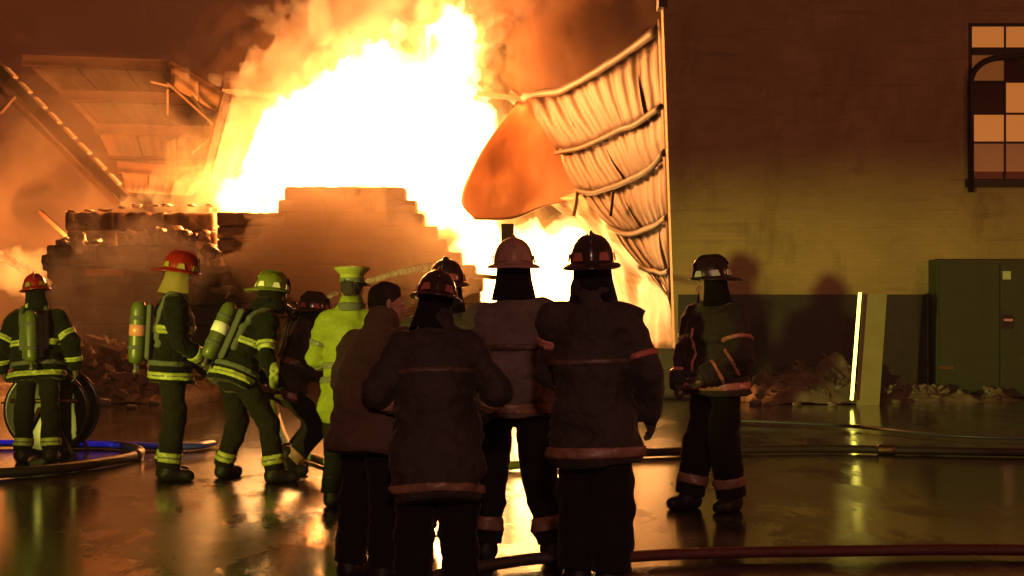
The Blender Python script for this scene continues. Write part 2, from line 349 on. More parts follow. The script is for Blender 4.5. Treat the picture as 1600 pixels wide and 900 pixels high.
winbox('frame', wx0, wx0+.075, WALLY+.03, WALLY+.13, wz0+.06, wz1, M_iron); winbox('frame', wx1-.07, wx1, WALLY+.03, WALLY+.13, wz0+.06, wz1, M_iron)
winbox('head', wx0+.075, wx1-.07, WALLY+.03, WALLY+.13, wz1-.05, wz1, M_iron)
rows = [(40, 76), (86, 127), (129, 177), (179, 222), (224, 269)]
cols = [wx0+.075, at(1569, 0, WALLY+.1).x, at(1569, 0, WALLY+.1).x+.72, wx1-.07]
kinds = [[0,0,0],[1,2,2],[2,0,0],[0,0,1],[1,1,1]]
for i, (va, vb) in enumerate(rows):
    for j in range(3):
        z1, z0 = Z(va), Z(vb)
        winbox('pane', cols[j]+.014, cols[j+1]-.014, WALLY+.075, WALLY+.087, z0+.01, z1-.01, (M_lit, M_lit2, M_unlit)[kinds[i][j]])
    if i: winbox('glazing_bar', wx0+.075, wx1-.07, WALLY+(.0 if i == 1 else .05), WALLY+.115, Z(rows[i][0])-.005, Z(rows[i-1][1])+.005, M_iron)
for j in (1, 2): winbox('mullion', cols[j]-.016, cols[j]+.016, WALLY+.045, WALLY+.118, wz0+.06, wz1-.05, M_iron)
# curved pipe across the window
arc = [at(1517, 300, 24.9)] + [at(1517 + 48*(1-math.cos(a)), 128 - 38*math.sin(a), 24.9) for a in [k*math.pi/16 for k in range(9)]] + [at(1610, 84, 24.9), at(1640, 82, 24.9)]
pp = link('drain_pipe', tube_mesh('drain_pipe', arc, .055, 10), M_iron); tag(pp, 'black curved iron pipe bending across the tall window', 'pipe')
# steel door set at the right end
dx0 = at(1450, 0, WALLY).x; dz1 = at(0, 406, WALLY).z
db = empty('steel_cabinet', ((dx0+dx0+2.6)/2, WALLY - .28, 0)); tag(db, 'dark green steel cabinet with small white notice against the brick wall', 'cabinet')
def dbox(name, x0, x1, y0, y1, z0, z1, m, bevel=0, par=None):
    o = link(name, box_mesh(name, x1-x0, y1-y0, z1-z0, bevel), m, db); o.location = ((x0+x1)/2 - db.location.x, (y0+y1)/2 - db.location.y, z0); return o
dbox('body', dx0, dx0+2.6, WALLY-.50, WALLY-.005, 0, dz1, M_green, .02)
xm = at(1565, 0, 24.4).x
dbox('door', dx0+.05, xm-.012, WALLY-.53, WALLY-.503, .12, dz1-.07, M_green, .008); dbox('door', xm+.012, dx0+2.55, WALLY-.53, WALLY-.503, .12, dz1-.07, M_green, .008)
n = at(1575, 430, 24.4); dbox('notice', n.x-.07, n.x+.07, WALLY-.54, WALLY-.532, n.z-.07, n.z+.07, mat('notice_paper', (.55, .62, .45), .6))
h = at(1578, 500, 24.4); dbox('handle', h.x-.10, h.x+.06, WALLY-.585, WALLY-.532, h.z-.025, h.z+.025, mat('chrome', (.6, .6, .55), .25, 1), .006); dbox('lock_plate', h.x-.12, h.x+.08, WALLY-.541, WALLY-.531, h.z-.16, h.z+.10, M_iron)
dbox('hinge', dx0+.02, dx0+.28, WALLY-.56, WALLY-.531, at(0,574,24.4).z-.03, at(0,574,24.4).z+.02, mat('rust', (.16,.06,.03), .7)); 
# leaning open panel with bright edge
M_cream = mat('cream_board', (.34, .31, .15), .6, noise=.25, nscale=2)
pb = empty('propped_board', at(1352, 0, 22.2)); pb.location.z = 0; tag(pb, 'cream board propped upright beside the snow bank, its edge strip turned to glint in the floodlight', 'board')
def leaning(name, u0b, u1b, u0t, u1t, vb, vt, y0, y1, m):
    v = [at(u0b, vb, y0), at(u1b, vb, y1), at(u1t, vt, y1), at(u0t, vt, y0)]
    v[0].z = v[1].z = .0 if name == 'face' else v[0].z
    nn = Vector((0, .07, 0)); vv = v + [p + nn for p in v]
    o = link(name, pydata(name, vv, [(0,1,2,3), (7,6,5,4), (0,4,5,1), (1,5,6,2), (2,6,7,3), (3,7,4,0)]), m, pb); o.matrix_parent_inverse = Matrix.Translation(-pb.location); return o
leaning('face', 1339, 1374, 1350, 1386, 614, 459, 22.5, 22.5, M_cream)
es = beam_mesh('glint_strip', at(1331,625,22.3), at(1344,457,22.3), .05, .03, (.41, .91, 0)); eo = link('glint_strip', es, mat('glint_metal', (.85, .80, .74), .34, 1), pb); eo.matrix_parent_inverse = Matrix.Translation(-pb.location)  # metal strip added along the edge, angled to mirror the floodlight

# ================================================================== snow bank, rubble, low wall
def heap(name, u0, u1, y0, y1, ztops, m, label, cat, amp=.13, n=(64, 20), sc=2.2, seed=0):
    """a lumpy heap with its crest height along u given by ztops"""
    nx, ny = n; v, f = [], []
    for j in range(ny + 1):
        t = j / ny; y = y0 + (y1-y0)*t; prof = max(0, math.sin(math.pi*min(1, t*.98+.01)))**.75
        for i in range(nx + 1):
            s = i / nx; x = ((u0 + (u1-u0)*s) - 800) / F * (y0+y1)/2
            k = s*(len(ztops)-1); a = int(min(k, len(ztops)-2)); zt = ztops[a] + (ztops[a+1]-ztops[a])*(k-a)
            nz = float(fbm(np.array([[x*sc+seed, y*sc, 3.3]]), 4)[0]); n2 = float(fbm(np.array([[x*sc*3+seed, y*sc*3, 9.3]]), 2)[0])
            edge = min(1, 6*s, 6*(1-s))
            v.append((x + n2*.05, y + nz*.08, max(-.03, zt*prof*edge*(1+.22*nz) + amp*nz*prof*edge + .085*n2*edge*prof - .02)))
    for j in range(ny):
        for i in range(nx): a = j*(nx+1)+i; f.append((a, a+1, a+nx+2, a+nx+1))
    o = link(name, pydata(name, v, f, True), m); return tag(o, label, cat)
M_snow = mat('dirty_snow', (.26, .22, .19), .6, noise=.75, nscale=3.5, bump=.8, bscale=9)
M_rub = mat('charred_rubble', (.20, .13, .085), .7, noise=.75, nscale=3, bump=1, bscale=7)
heap('snow_bank', 1140, 1352, 22.7, 24.6, [.15,.28,.4,.48,.52,.56,.6,.55], M_snow, 'dirty snow bank ploughed against the dark plinth of the brick building', 'snow bank')
heap('snow_bank', 1372, 1600, 23.4, 24.4, [.35,.2,.16,.14,.10,.1,.1], M_snow, 'thin strip of dirty slush in front of the green steel cabinet', 'slush', amp=.05)
heap('debris_heap', 70, 330, 22.8, 28.4, [.3,.7,.85,.8,.75,.6,.5,.4,.3], M_rub, 'charred debris heap spilling from the dark low bales', 'debris', amp=.12, n=(120, 60), sc=2.6, seed=5)
heap('debris_heap', 930, 1064, 25.0, 27.4, [.5,.62,.6,.66,.58,.6,.5], M_rub, 'low rubble heap at the foot of the torn metal wall', 'debris', amp=.12, seed=9)
lw = link('low_wall', box_mesh('low_wall', 1.9, .3, .86, .03), mat('concrete_dark', (.12, .10, .085), .7, noise=.5, bump=.6, bscale=14), None, (2.1, 24.2, 0)); tag(lw, 'low concrete wall in front of the torn metal wall', 'wall')
random.seed(3)
chunk = net_mesh('rubble_chunk', lambda p: np.max(np.abs(p*np.array((1, 1.2, 1.5), np.float32)), 1)*.6 + np.linalg.norm(p, axis=1)*.5 - .12 + .03*fbm(p*9), (-.3,)*3, (.3,)*3, .035)
for (u, y, s) in [(1462,23.6,1.0),(1478,23.7,.7),(1432,23.5,.5),(1200,22.4,.6),(1245,22.3,.5),(1300,22.2,.6),(1180,22.6,.8),(1400,22.9,.6),(205,21.6,.7),(160,22.4,1.0),(120,22.2,.8),(240,22.6,.6)]:
    o = link('rubble_chunk', chunk, M_snow if u > 1000 else M_rub, None, ((u-800)/F*y, y, .05*s)); o.scale = (s*random.uniform(.8, 1.3), s, s*random.uniform(.6, 1)); o.rotation_euler = (0, 0, random.uniform(0, 6))
    tag(o, 'frozen lump of slush lying on the wet yard by the brick building' if u > 1000 else 'charred lump lying on the yard before the debris heap', 'lump', 'slush lumps by the building' if u > 1000 else 'charred lumps by the debris heap')

# ================================================================== bale stacks
def bale_mesh(seed, sx=1.1, sy=1.0, sz=.42):
    def f(p):
        q = np.abs(p) - np.array((sx/2-.025, sy/2-.025, sz/2-.025), np.float32)
        d = np.linalg.norm(np.maximum(q, 0), axis=1) + np.minimum(np.max(q, 1), 0) - .022
        strap = .012*np.exp(-((np.abs(p[:, 0])-sx*.22)/.03)**2)
        return d + strap + .022*fbm(p*5 + seed*7.7, 3)
    return net_mesh('bale', f, (-sx/2-.08, -sy/2-.08, -sz/2-.08), (sx/2+.08, sy/2+.08, sz/2+.08), .055)
M_bale = mat('cardboard_bale', (.30, .20, .12), .85, noise=.55, nscale=4, bump=.8, bscale=18)
M_char = mat('charred_bale', (.045, .035, .03), .8, noise=.6, nscale=5, bump=.9, bscale=16)
BM = [bale_mesh(k) for k in range(3)]; BC = [bale_mesh(k+5) for k in range(3)]
def bale(x, y, z, m, label, group, pool=BM, sx=1, sz=1):
    o = link('bale', pool[random.randrange(3)], m, None, (x, y, z)); o.rotation_euler = (0, 0, random.choice((0, math.pi)) + random.uniform(-.025, .025)); o.scale = (sx, 1, sz)
    return tag(o, label, 'bale', group)
H = .415
def profile(pts, x):
    for (a, za), (b, zb) in zip(pts, pts[1:]):
        if a <= x <= b: return za + (zb-za)*(x-a)/(b-a)
    return -1
COURSE = ['bottom', 'second', 'third', 'fourth', 'fifth', 'sixth', 'seventh', 'eighth', 'ninth', 'tenth', 'eleventh', 'twelfth', 'thirteenth', 'fourteenth', 'fifteenth', 'sixteenth']
def px_prof(pts, y): return [(((u-800)/F*y), CAMZ + (HORIZON-v)/F*y) for u, v in pts]
tall = px_prof([(338,336),(436,334),(440,296),(520,292),(556,286),(600,282),(632,290),(636,318),(662,320),(664,350),(690,352),(694,385),(718,386),(722,420),(738,422),(744,470)], 30)
HT = .275
tall = px_prof([(338,336),(430,334),(434,316),(440,314),(442,296),(520,292),(556,286),(600,282),(622,288),(748,430),(752,470)], 30)
for r in range(16):
    zc = HT*(r+.5); xs = [tall[0][0] + .02*k for k in range(int((tall[-1][0]-tall[0][0])/.02))]
    ok = [q for q in xs if profile(tall, q) >= zc + HT*.3]
    if not ok: continue
    x0, x1 = (min(ok), max(ok) + .02 + random.uniform(-.08, .08)); nb = max(1, round((x1-x0)/(1.1 if r % 2 else 1.3))); wd = (x1-x0)/nb
    for c in range(nb): bale(x0 + wd*(c+.5), 30.5 + random.uniform(-.03, .03), zc, M_bale, f'brown cardboard bale in the {COURSE[r]} course of the tall stepped stack before the fire', 'bales of the tall stepped stack', BM, wd/1.1*1.015, HT/.415*1.04)
left = px_prof([(98,332),(150,328),(215,322),(290,322),(345,321)], 32)
for c in range(3):
    for r in range(10):
        zc = H*(r+.5); xx = left[0][0] + .6 + c*1.12 + (.06 if r % 2 else 0)
        if zc + H*.4 < profile(left, min(max(xx, left[0][0]), left[-1][0])) and zc > .9: bale(xx, 32.5 + random.uniform(-.04, .04), zc, M_bale, f'brown bale in the {COURSE[r]} course of the square stack behind the charred bales', 'bales of the square stack', BM, 1.03, 1.0)
for c in range(3):
    for r in range(3): 
        xx = left[0][0] + .6 + c*1.12; bale(xx, 32.5, H*(r+.5)-.0, M_bale, f'brown bale in the {COURSE[r]} course of the square stack behind the charred bales', 'bales of the square stack', BM, 1.03, 1.0) if H*(r+.5) <= .9 else None
dk = px_prof([(58,412),(88,411),(90,388),(180,385),(250,392),(332,394)], 28.5)
for c in range(4):
    for r in range(7):
        xx = dk[0][0] + .42 + c*1.0 - (.0 if r < 5 else -.25); zc = H*.97*(r+.5)
        if zc + H*.3 < profile(dk, min(max(xx, dk[0][0]), dk[-1][0])) + .05: bale(xx, 29 + random.uniform(-.10, .10), zc, M_char, f'black charred bale in the {COURSE[r]} course of the low stack behind the debris heap', 'charred bales of the low stack', BC, .93, .97)
# crumpled scrap on top of the charred bales
scrap = net_mesh('scrap_bundle', lambda p: np.linalg.norm(p, axis=1) - .16 + .11*fbm(p*7, 3), (-.4,)*3, (.4,)*3, .04, False)
M_foil = mat('scrap_foil', (.55, .42, .30), .35, .4, noise=.7, nscale=7)
for (u, v, s) in [(205,372,.8),(225,377,1),(245,369,1),(262,378,1.1),(275,366,.9),(290,374,1),(305,380,1),(318,370,.8),(255,386,.8),(285,388,1)]:
    o = link('scrap_bundle', scrap, M_foil, None, at(u, v, 28.9)); o.scale = (s,)*3; o.rotation_euler = [random.uniform(0, 6) for _ in range(3)]
    tag(o, 'crumpled pale scrap lying on top of the charred low stack', 'scrap', 'scrap on the charred stack')
for (u, v, s) in [(112,331,.6),(140,329,.5),(165,328,.7),(190,324,.5),(214,321,.8),(240,321,.5),(262,321,.6),(300,321,.5),(328,321,.6)]:
    o = link('scrap_bundle', scrap, M_char, None, at(u, v, 32.3)); o.scale = (s*1.3, s*.7, s*.30); o.rotation_euler = (0, 0, random.uniform(0, 6))
    tag(o, 'dark charred scrap lying on top of the square brown stack', 'scrap', 'scrap on the square stack')
for (u, v, s) in [(75,410,.7),(100,386,.8),(125,384,1),(150,384,.8),(172,386,.7),(330,394,.8),(340,420,.9),(352,450,1),(360,500,1.1),(348,540,1.2)]:
    o = link('scrap_bundle', scrap, M_char, None, at(u, v, 28.7)); o.scale = (s*1.3, s, s*.8); o.rotation_euler = [random.uniform(0, 6) for _ in range(3)]
    tag(o, 'black charred scrap heaped on and beside the charred low stack', 'scrap', 'black scrap by the charred stack')
def litter(heap_obj, name, count, size, m, seed):
    """broken boards and lumps bedded in a heap, one mesh"""
    rr = random.Random(seed); me0 = heap_obj.data; vs = [v.co.copy() for v in me0.vertices if v.co.z > .12]; v, f = [], []
    for _ in range(count):
        c = rr.choice(vs); k = rr.random(); d = Vector((rr.uniform(.4, 2.6) if k < .5 else rr.uniform(.5, 1), rr.uniform(.3, .8), rr.uniform(.12, .5))) * size
        q = Matrix.Rotation(rr.uniform(0, 6.3), 3, 'Z') @ Matrix.Rotation(rr.uniform(-.7, .7), 3, 'Y') @ Matrix.Rotation(rr.uniform(-.7, .7), 3, 'X'); b0 = len(v)
        for sx, sy, sz in ((-1,-1,-1),(1,-1,-1),(1,1,-1),(-1,1,-1),(-1,-1,1),(1,-1,1),(1,1,1),(-1,1,1)): v.append(c + q @ Vector((sx*d.x*rr.uniform(.7, 1), sy*d.y*rr.uniform(.7, 1), sz*d.z)))
        f += [tuple(b0+i for i in t) for t in ((3,2,1,0),(4,5,6,7),(0,1,5,4),(1,2,6,5),(2,3,7,6),(3,0,4,7))]
    o = link(name, pydata(name, v, f), m, heap_obj); o['kind'] = 'stuff'; return o
M_board = mat('broken_board', (.26, .16, .10), .75, noise=.6, nscale=5)
hp = {o['label']: o for o in C.objects if 'label' in o.keys() and o.get('category') in ('debris', 'snow bank', 'slush')}
for k, o in enumerate(hp.values()): litter(o, 'broken_pieces', 260 if o['category'] == 'debris' and o.location.x == 0 and k == 2 else 90, .15 if o['category'] == 'debris' else .07, M_board if o['category'] == 'debris' else M_snow, 30 + k)
rl = link('red_sheet', box_mesh('red_sheet', .75, .04, .13, .01), mat('red_plastic', (.45, .05, .03), .5), None, at(163, 431, 28.38)); tag(rl, 'red strip of plastic caught on the charred bales', 'plastic strip')
# ================================================================== collapsed warehouse: left roof
M_sheet = mat('roof_sheet', (.14, .092, .064), .7, .0, noise=.4, nscale=1.6, bump=.2, bscale=4)
M_steel = mat('darkened_red_steel', (.07, .034, .022), .7, noise=.4, nscale=4)  # base darkened: the backlit shade of the purlins is put into the colour
M_pale = mat('pale_steel', (.38, .27, .18), .5, noise=.3, nscale=3)
def patch(name, rows, m, parent, nu=16, nv=6, wave=None, thick=.02, smooth=True, crumple=0):
    """a sheet lofted through rows of points; wave=(count, depth) gives corrugation across each row"""
    R2 = [spline(r, 10) for r in rows]
    def samp(r, s): k = s*(len(r)-1); a = int(min(k, len(r)-2)); return r[a].lerp(r[a+1], k-a)
    G = []
    for i in range(nu + 1):
        col = [samp(r, i/nu) for r in R2]; col = spline(col, 8) if len(col) > 2 else col
        G.append([samp(col, j/nv) for j in range(nv + 1)])
    v, f = [], []
    for i in range(nu + 1):
        for j in range(nv + 1):
            a = G[min(i+1, nu)][j] - G[max(i-1, 0)][j]; b = G[i][min(j+1, nv)] - G[i][max(j-1, 0)]; nn = a.cross(b); nn = nn.normalized() if nn.length > 1e-6 else Vector((0, -1, 0))
            P_ = np.array([list(G[i][j])]); w = (wave[1]*max(-1, min(1, 1.5*math.sin(2*math.pi*wave[0]*i/nu + .2*float(vnoise(P_*.9)[0]))))*(.9 + .3*float(vnoise(P_*1.7 + 8)[0])) if wave else 0) + crumple*float(fbm(P_*2.3 + 4, 3)[0])
            v.append(G[i][j] + nn*w)
    for i in range(nu):
        for j in range(nv): a = i*(nv+1)+j; f.append((a, a+1, a+nv+2, a+nv+1))
    me = pydata(name, v, f, smooth); o = link(name, me, m, parent)
    if parent is not None: o.matrix_parent_inverse = Matrix.Translation(-Vector(parent.location))
    md = o.modifiers.new('thickness', 'SOLIDIFY'); md.thickness = thick; md.offset = 0
    return o
def bar(name, a, b, w, h, m, parent, ib=False, up=(0, 0, 1)):
    o = link(name, beam_mesh(name, a, b, w, h, up, ib), m, parent); o.matrix_parent_inverse = Matrix.Translation(-Vector(parent.location)); return o
rf = empty('collapsed_roof', at(200, 520, 39)); rf.location.z = 0; tag(rf, 'collapsed sheet metal roof hanging in dark purlins left of the flames', 'roof')
# purlin lines (left end, right end) from the top edge down
PL = [((38,96,40),(266,104,40)), ((98,150,39.6),(300,156,39.4)), ((150,202,39.2),(336,208,38.8)), ((172,246,38.9),(328,250,38.4)), ((186,262,38.6),(322,272,38.2)), ((196,300,38.3),(300,306,37.9))]
for k in range(len(PL)-1):
    (a0, b0), (a1, b1) = PL[k], PL[k+1]
    a0, b0, a1, b1 = [at(*p) for p in (a0, b0, a1, b1)]
    npan = 3
    for q in range(npan):
        s0, s1 = q/npan + .004, (q+1)/npan - .004; bow = random.uniform(-.12, .12)
        mid = lambda s: (a0.lerp(b0, s) + a1.lerp(b1, s))/2 + Vector((0, bow, random.uniform(-.04, .04)))
        patch('roof_sheet', [[a0.lerp(b0, s0), a0.lerp(b0, (s0+s1)/2), a0.lerp(b0, s1)], [mid(s0), mid((s0+s1)/2), mid(s1)], [a1.lerp(b1, s0), a1.lerp(b1, (s0+s1)/2), a1.lerp(b1, s1)]], M_sheet, rf, 24, 4, (4, .010), .012)
for k, (a, b) in enumerate(PL[:5]):
    a, b = at(*a) + Vector((0, -.16, 0)), at(*b) + Vector((0, -.16, 0)); bar('purlin', a, b, .16, .30 if k != 3 else .08, M_steel, rf, True)
bar('fascia_rail', at(267,96,39.4), at(352,148,38.2), .1, .12, M_steel, rf)
for (p, q, r_, s_) in [((268,100,39.4),(310,127,38.8),(310,158,38.8),(268,136,39.4)), ((312,128,38.8),(350,150,38.2),(347,180,38.2),(312,160,38.8))]:
    patch('fascia_panel', [[at(*p), at(*q)], [at(*s_), at(*r_)]], M_pale, rf, 6, 3, None, .03)
bar('column', at(355,146,37.9), at(322,275,37.6), .22, .26, M_steel, rf, True)
bar('eaves_beam', at(348,142,38), at(442,151,38), .14, .13, M_pale, rf)
patch('torn_sheet', [[at(360,152,38.2), at(400,156,38.3), at(436,156,38.3)], [at(345,215,38.2), at(375,225,38.6), at(400,225,38.6)], [at(328,280,38.2), at(345,290,38.6), at(365,280,38.6)]], M_pale, rf, 10, 8, None, .012)
for a, b in [((262,130,39.2),(336,196,38)), ((300,150,38.8),(336,200,38)), ((262,140,39.2),(262,180,39.2)), ((236,128,39.3),(270,136,39.2)), ((322,240,38),(342,236,38)), ((300,240,38.3),(336,210,38)), ((372,160,38),(420,190,38.2))]:
    bar('brace', at(*a), at(*b), .05, .05, M_pale, rf)
bar('stub_post', at(358,140,38), at(358,126,38), .25, .25, M_steel, rf)
gd = empty('fallen_girder', at(195, 560, 37)); gd.location.z = 0; tag(gd, 'long steel girder fallen diagonally beside the collapsed roof', 'girder')
bar('girder', at(-14,96,37), at(196,312,36), .22, .30, M_steel, gd, True)
bar('girder', at(-22,118,37.4), at(186,322,36.3), .10, .12, M_steel, gd)
for k in range(8):
    s = .1 + k*.11; a = at(-14,96,37).lerp(at(196,312,36), s); b = at(-14,96,37).lerp(at(196,312,36), s+.07); bar('flange_plate', a + Vector((.08,-.05,.17)), b + Vector((.08,-.05,.17)), .2, .06, M_pale, gd)
bar('strut', at(0,175,37.2), at(30,140,37), .12, .12, M_steel, gd)
bar('strut', at(62,330,37.2), at(108,372,37), .10, .10, M_steel, gd)

# ================================================================== torn metal wall on the right
M_girt = mat('scorched_girt', (.085, .046, .026), .65, noise=.4, nscale=3); tw = empty('torn_metal_wall', (2.6, 26, 0)); tag(tw, 'torn corrugated metal wall sagging in curved girts beside the brick building', 'metal wall')
M_corr = mat('scorched_sheet', (.075, .042, .024), .65, .0, noise=.45, nscale=2.5, bump=.3, bscale=6)
ROW = [[(824,154,32.5),(880,142,31.2),(930,118,29.4),(985,86,27.6),(1036,50,25.9)],
       [(874,240,31.6),(915,232,30.4),(960,212,29.0),(1000,196,27.4),(1041,168,25.8)],
       [(906,298,30.6),(942,300,29.6),(985,286,28.4),(1018,268,27.0),(1046,238,25.7)],
       [(956,356,29.2),(985,366,28.6),(1010,362,27.8),(1030,354,26.8),(1050,338,25.6)],
       [(1006,418,27.6),(1022,426,27.3),(1034,425,26.9),(1044,424,26.3),(1053,420,25.6)],
       [(1046,462,26.0),(1049,464,25.9),(1052,466,25.8),(1054,468,25.7),(1057,470,25.6)]]
RP = [[at(*p) for p in r] for r in ROW]
def rs(r, s): c = spline(r, 10); k = s*(len(c)-1); a = int(min(k, len(c)-2)); return c[a].lerp(c[a+1], k-a)
NP = [5, 5, 5, 4, 3]
for k in range(5):
    for q in range(NP[k]):
        s0, s1 = q/NP[k], (q+1)/NP[k]; sh = .10*(1 - k/6)
        top = [rs(RP[k], s0 + (s1-s0)*t) for t in (0, .5, 1)]; peel = Vector((-.08, -.06, .01))*random.random()**2; bot = [peel + rs(RP[k+1], min(1, s0 + (s1-s0)*t + .12*(1 - s0 - (s1-s0)*t)*(4*(s0 + (s1-s0)*t) if s0 + (s1-s0)*t < .25 else 1))) for t in (0, .5, 1)]
        bulge = Vector((-.05, -.03, 0))*(1 if k < 4 else .4)
        midr = [a.lerp(b, .5) + bulge + Vector((0, 0, random.uniform(-.03, .03))) for a, b in zip(top, bot)]
        patch('corrugated_sheet', [top, midr, bot], M_corr, tw, 32, 6, (2.3 if k < 3 else 2.0, .020 - .002*k), .01, True, .02)
for k in range(5):
    pts = [p + Vector((-.10, -.08, 0)) for p in spline(RP[k], 6)]
    o = link('girt', tube_mesh('girt', [p + Vector((0, 0, .05*float(vnoise(np.array([list(p*1.1)]))[0]))) for p in pts], [(.075 if k == 0 else .046) + .012*float(vnoise(np.array([list(p*.8)]))[0]) for p in pts], 5, 1.3), M_girt, tw); o.matrix_parent_inverse = Matrix.Translation(-tw.location)
patch('edge_flashing', [[at(1028,30,25.75), at(1038,28,25.5)], [at(1036,240,25.7), at(1049,240,25.5)], [at(1046,470,25.6), at(1057,470,25.5)]], M_girt, tw, 3, 12, None, .02)
patch('torn_flap', [[at(874,232,31.3), at(905,244,31)], [at(882,262,31.2), at(915,270,31)], [at(897,286,31), at(935,290,30.6)]], M_pale, tw, 6, 6, None, .012)
# cone of curled sheet hanging from the top corner
patch('curled_sheet', [[at(812,160,32.7), at(822,162,32.4), at(832,158,32.4)], [at(780,196,32.4), at(818,206,32.2), at(858,200,31.9)], [at(744,250,32.0), at(808,262,31.9), at(884,246,31.5)], [at(720,312,31.8), at(790,308,31.6), at(850,300,31.4), at(912,300,30.8)], [at(742,344,31.6), at(800,342,31.4), at(846,324,31.2), at(890,314,30.9)]], mat('scorched_brown_sheet', (.24, .12, .055), .6, noise=.15, nscale=1.5), tw, 36, 30, None, .012, True, .014)
# smooth lower sheet sweeping down to the rubble
patch('lower_sheet', [[at(856,316,31.4), at(882,308,31.0), at(908,300,30.7)], [at(900,350,30.8), at(930,352,30.2), at(960,360,29.4)], [at(945,402,30.4), at(985,412,29.2), at(1012,424,27.8)], [at(965,470,30.2), at(1010,474,28.6), at(1050,466,26.2)], [at(975,545,30.2), at(1015,545,28.4), at(1056,545,26.2)]], M_pale, tw, 20, 24, None, .012, True, .09)
o = link('hanging_strip', tube_mesh('hanging_strip', [at(902,298,30.4), at(900,318,30.4), at(896,338,30.4)], .05, 6), M_pale, tw); o.matrix_parent_inverse = Matrix.Translation(-tw.location)
o = link('hanging_strip', tube_mesh('hanging_strip', [at(958,300,28.6), at(956,320,28.6), at(954,338,28.6)], .035, 6), M_corr, tw); o.matrix_parent_inverse = Matrix.Translation(-tw.location)
tp = empty('top_beam', at(790, 150, 33)); tag(tp, 'bent steel beam end sticking out of the torn wall top into the flames', 'beam')
bar('beam', at(748,146,33.4), at(826,156,32.6), .14, .12, M_steel, tp); bar('bracket', at(800,148,33), at(812,158,32.8), .2, .25, M_steel, tp)
# lone post and rail standing in the fire
po = empty('steel_post', at(793, 601, 29)); po.location.z = 0; tag(po, 'rusty steel post standing in front of the flames behind the crew', 'post')
bar('post', (at(793,0,29).x, 29, 0), (at(793,0,29).x, 29, at(0,350,29).z), .26, .26, M_steel, po, False, (0, 1, 0))
bar('rail', at(700,427,29.4), at(800,436,29.2), .08, .09, M_steel, po)
# ================================================================== people
def V3(*a): return np.array(a, np.float32)
def cone(p, a, b, ra, rb):
    a, b = np.asarray(a, np.float32), np.asarray(b, np.float32); ba = b - a; L2 = float(ba @ ba) + 1e-9
    h = np.clip(((p - a) @ ba) / L2, 0, 1); return np.linalg.norm(p - a - h[:, None]*ba, axis=1) - (ra + (rb-ra)*h)
def rot(ax, deg): return np.array(Matrix.Rotation(R(deg), 3, ax), np.float32)
M_navy = mat('dark_turnout_cloth', (.0065, .008, .005), .9, 0, .12, noise=.45, nscale=9, bump=1, bscale=26)
M_black = mat('black_turnout_cloth', (.036, .024, .020),   .8, noise=.65, nscale=4, bump=1, bscale=18)
M_tan = mat('sheen_mottled_cloth', (.17, .12, .095), .8, noise=.75, nscale=3, bump=1, bscale=18)  # grey-brown cloth, pale sheen patches painted into its mottling
M_brown = mat('brown_coat_cloth', (.10, .055, .032), .9, noise=.4, nscale=6, bump=.4, bscale=50)
M_pants = mat('black_trouser_cloth', (.010, .009, .007), .9, 0, .12, noise=.4, nscale=8, bump=.5, bscale=40)
M_lime = mat('lime_reflective_band', (.36, .42, .075), .5, noise=.5, nscale=14)
M_limec = mat('lime_raincoat', (.19, .24, .02), .7, 0, .2, noise=.55, nscale=4, bump=.3, bscale=18)
M_silver = mat('silver_reflective_stripe', (.72, .74, .62), .35, noise=.2, nscale=20)
M_dull = mat('sooty_reflective_band', (.30, .15, .09), .45, noise=.6, nscale=9)
M_dull2 = mat('sooty_trim', (.13, .07, .05), .5, noise=.7, nscale=7)
M_redb = mat('red_tinted_band', (.62, .24, .18), .35, noise=.5, nscale=9)  # red glint painted into the reflective bands; the cylinder band itself is red
M_grey = mat('grey_reflective_band', (.10, .11, .07), .5)
M_boot = mat('black_rubber', (.012, .010, .009), .55, 0, .25, noise=.3)
M_glove = mat('work_glove', (.07, .05, .035), .8, noise=.4)
M_skin = mat('skin', (.42, .22, .15), .5, noise=.15, nscale=8)
M_hair = mat('dark_hair', (.016, .011, .008), .6, noise=.4, nscale=40, bump=.8, bscale=120)
M_eye = mat('eye', (.5, .45, .4), .2)
M_mask = mat('black_mask', (.015, .015, .015), .25)
M_air = mat('lime_air_cylinder', (.085, .115, .02), .4, noise=.55, nscale=7)
M_aird = mat('dark_air_cylinder', (.10, .09, .07), .35, noise=.3, nscale=7)
M_strap = mat('harness_webbing', (.06, .07, .05), .8)

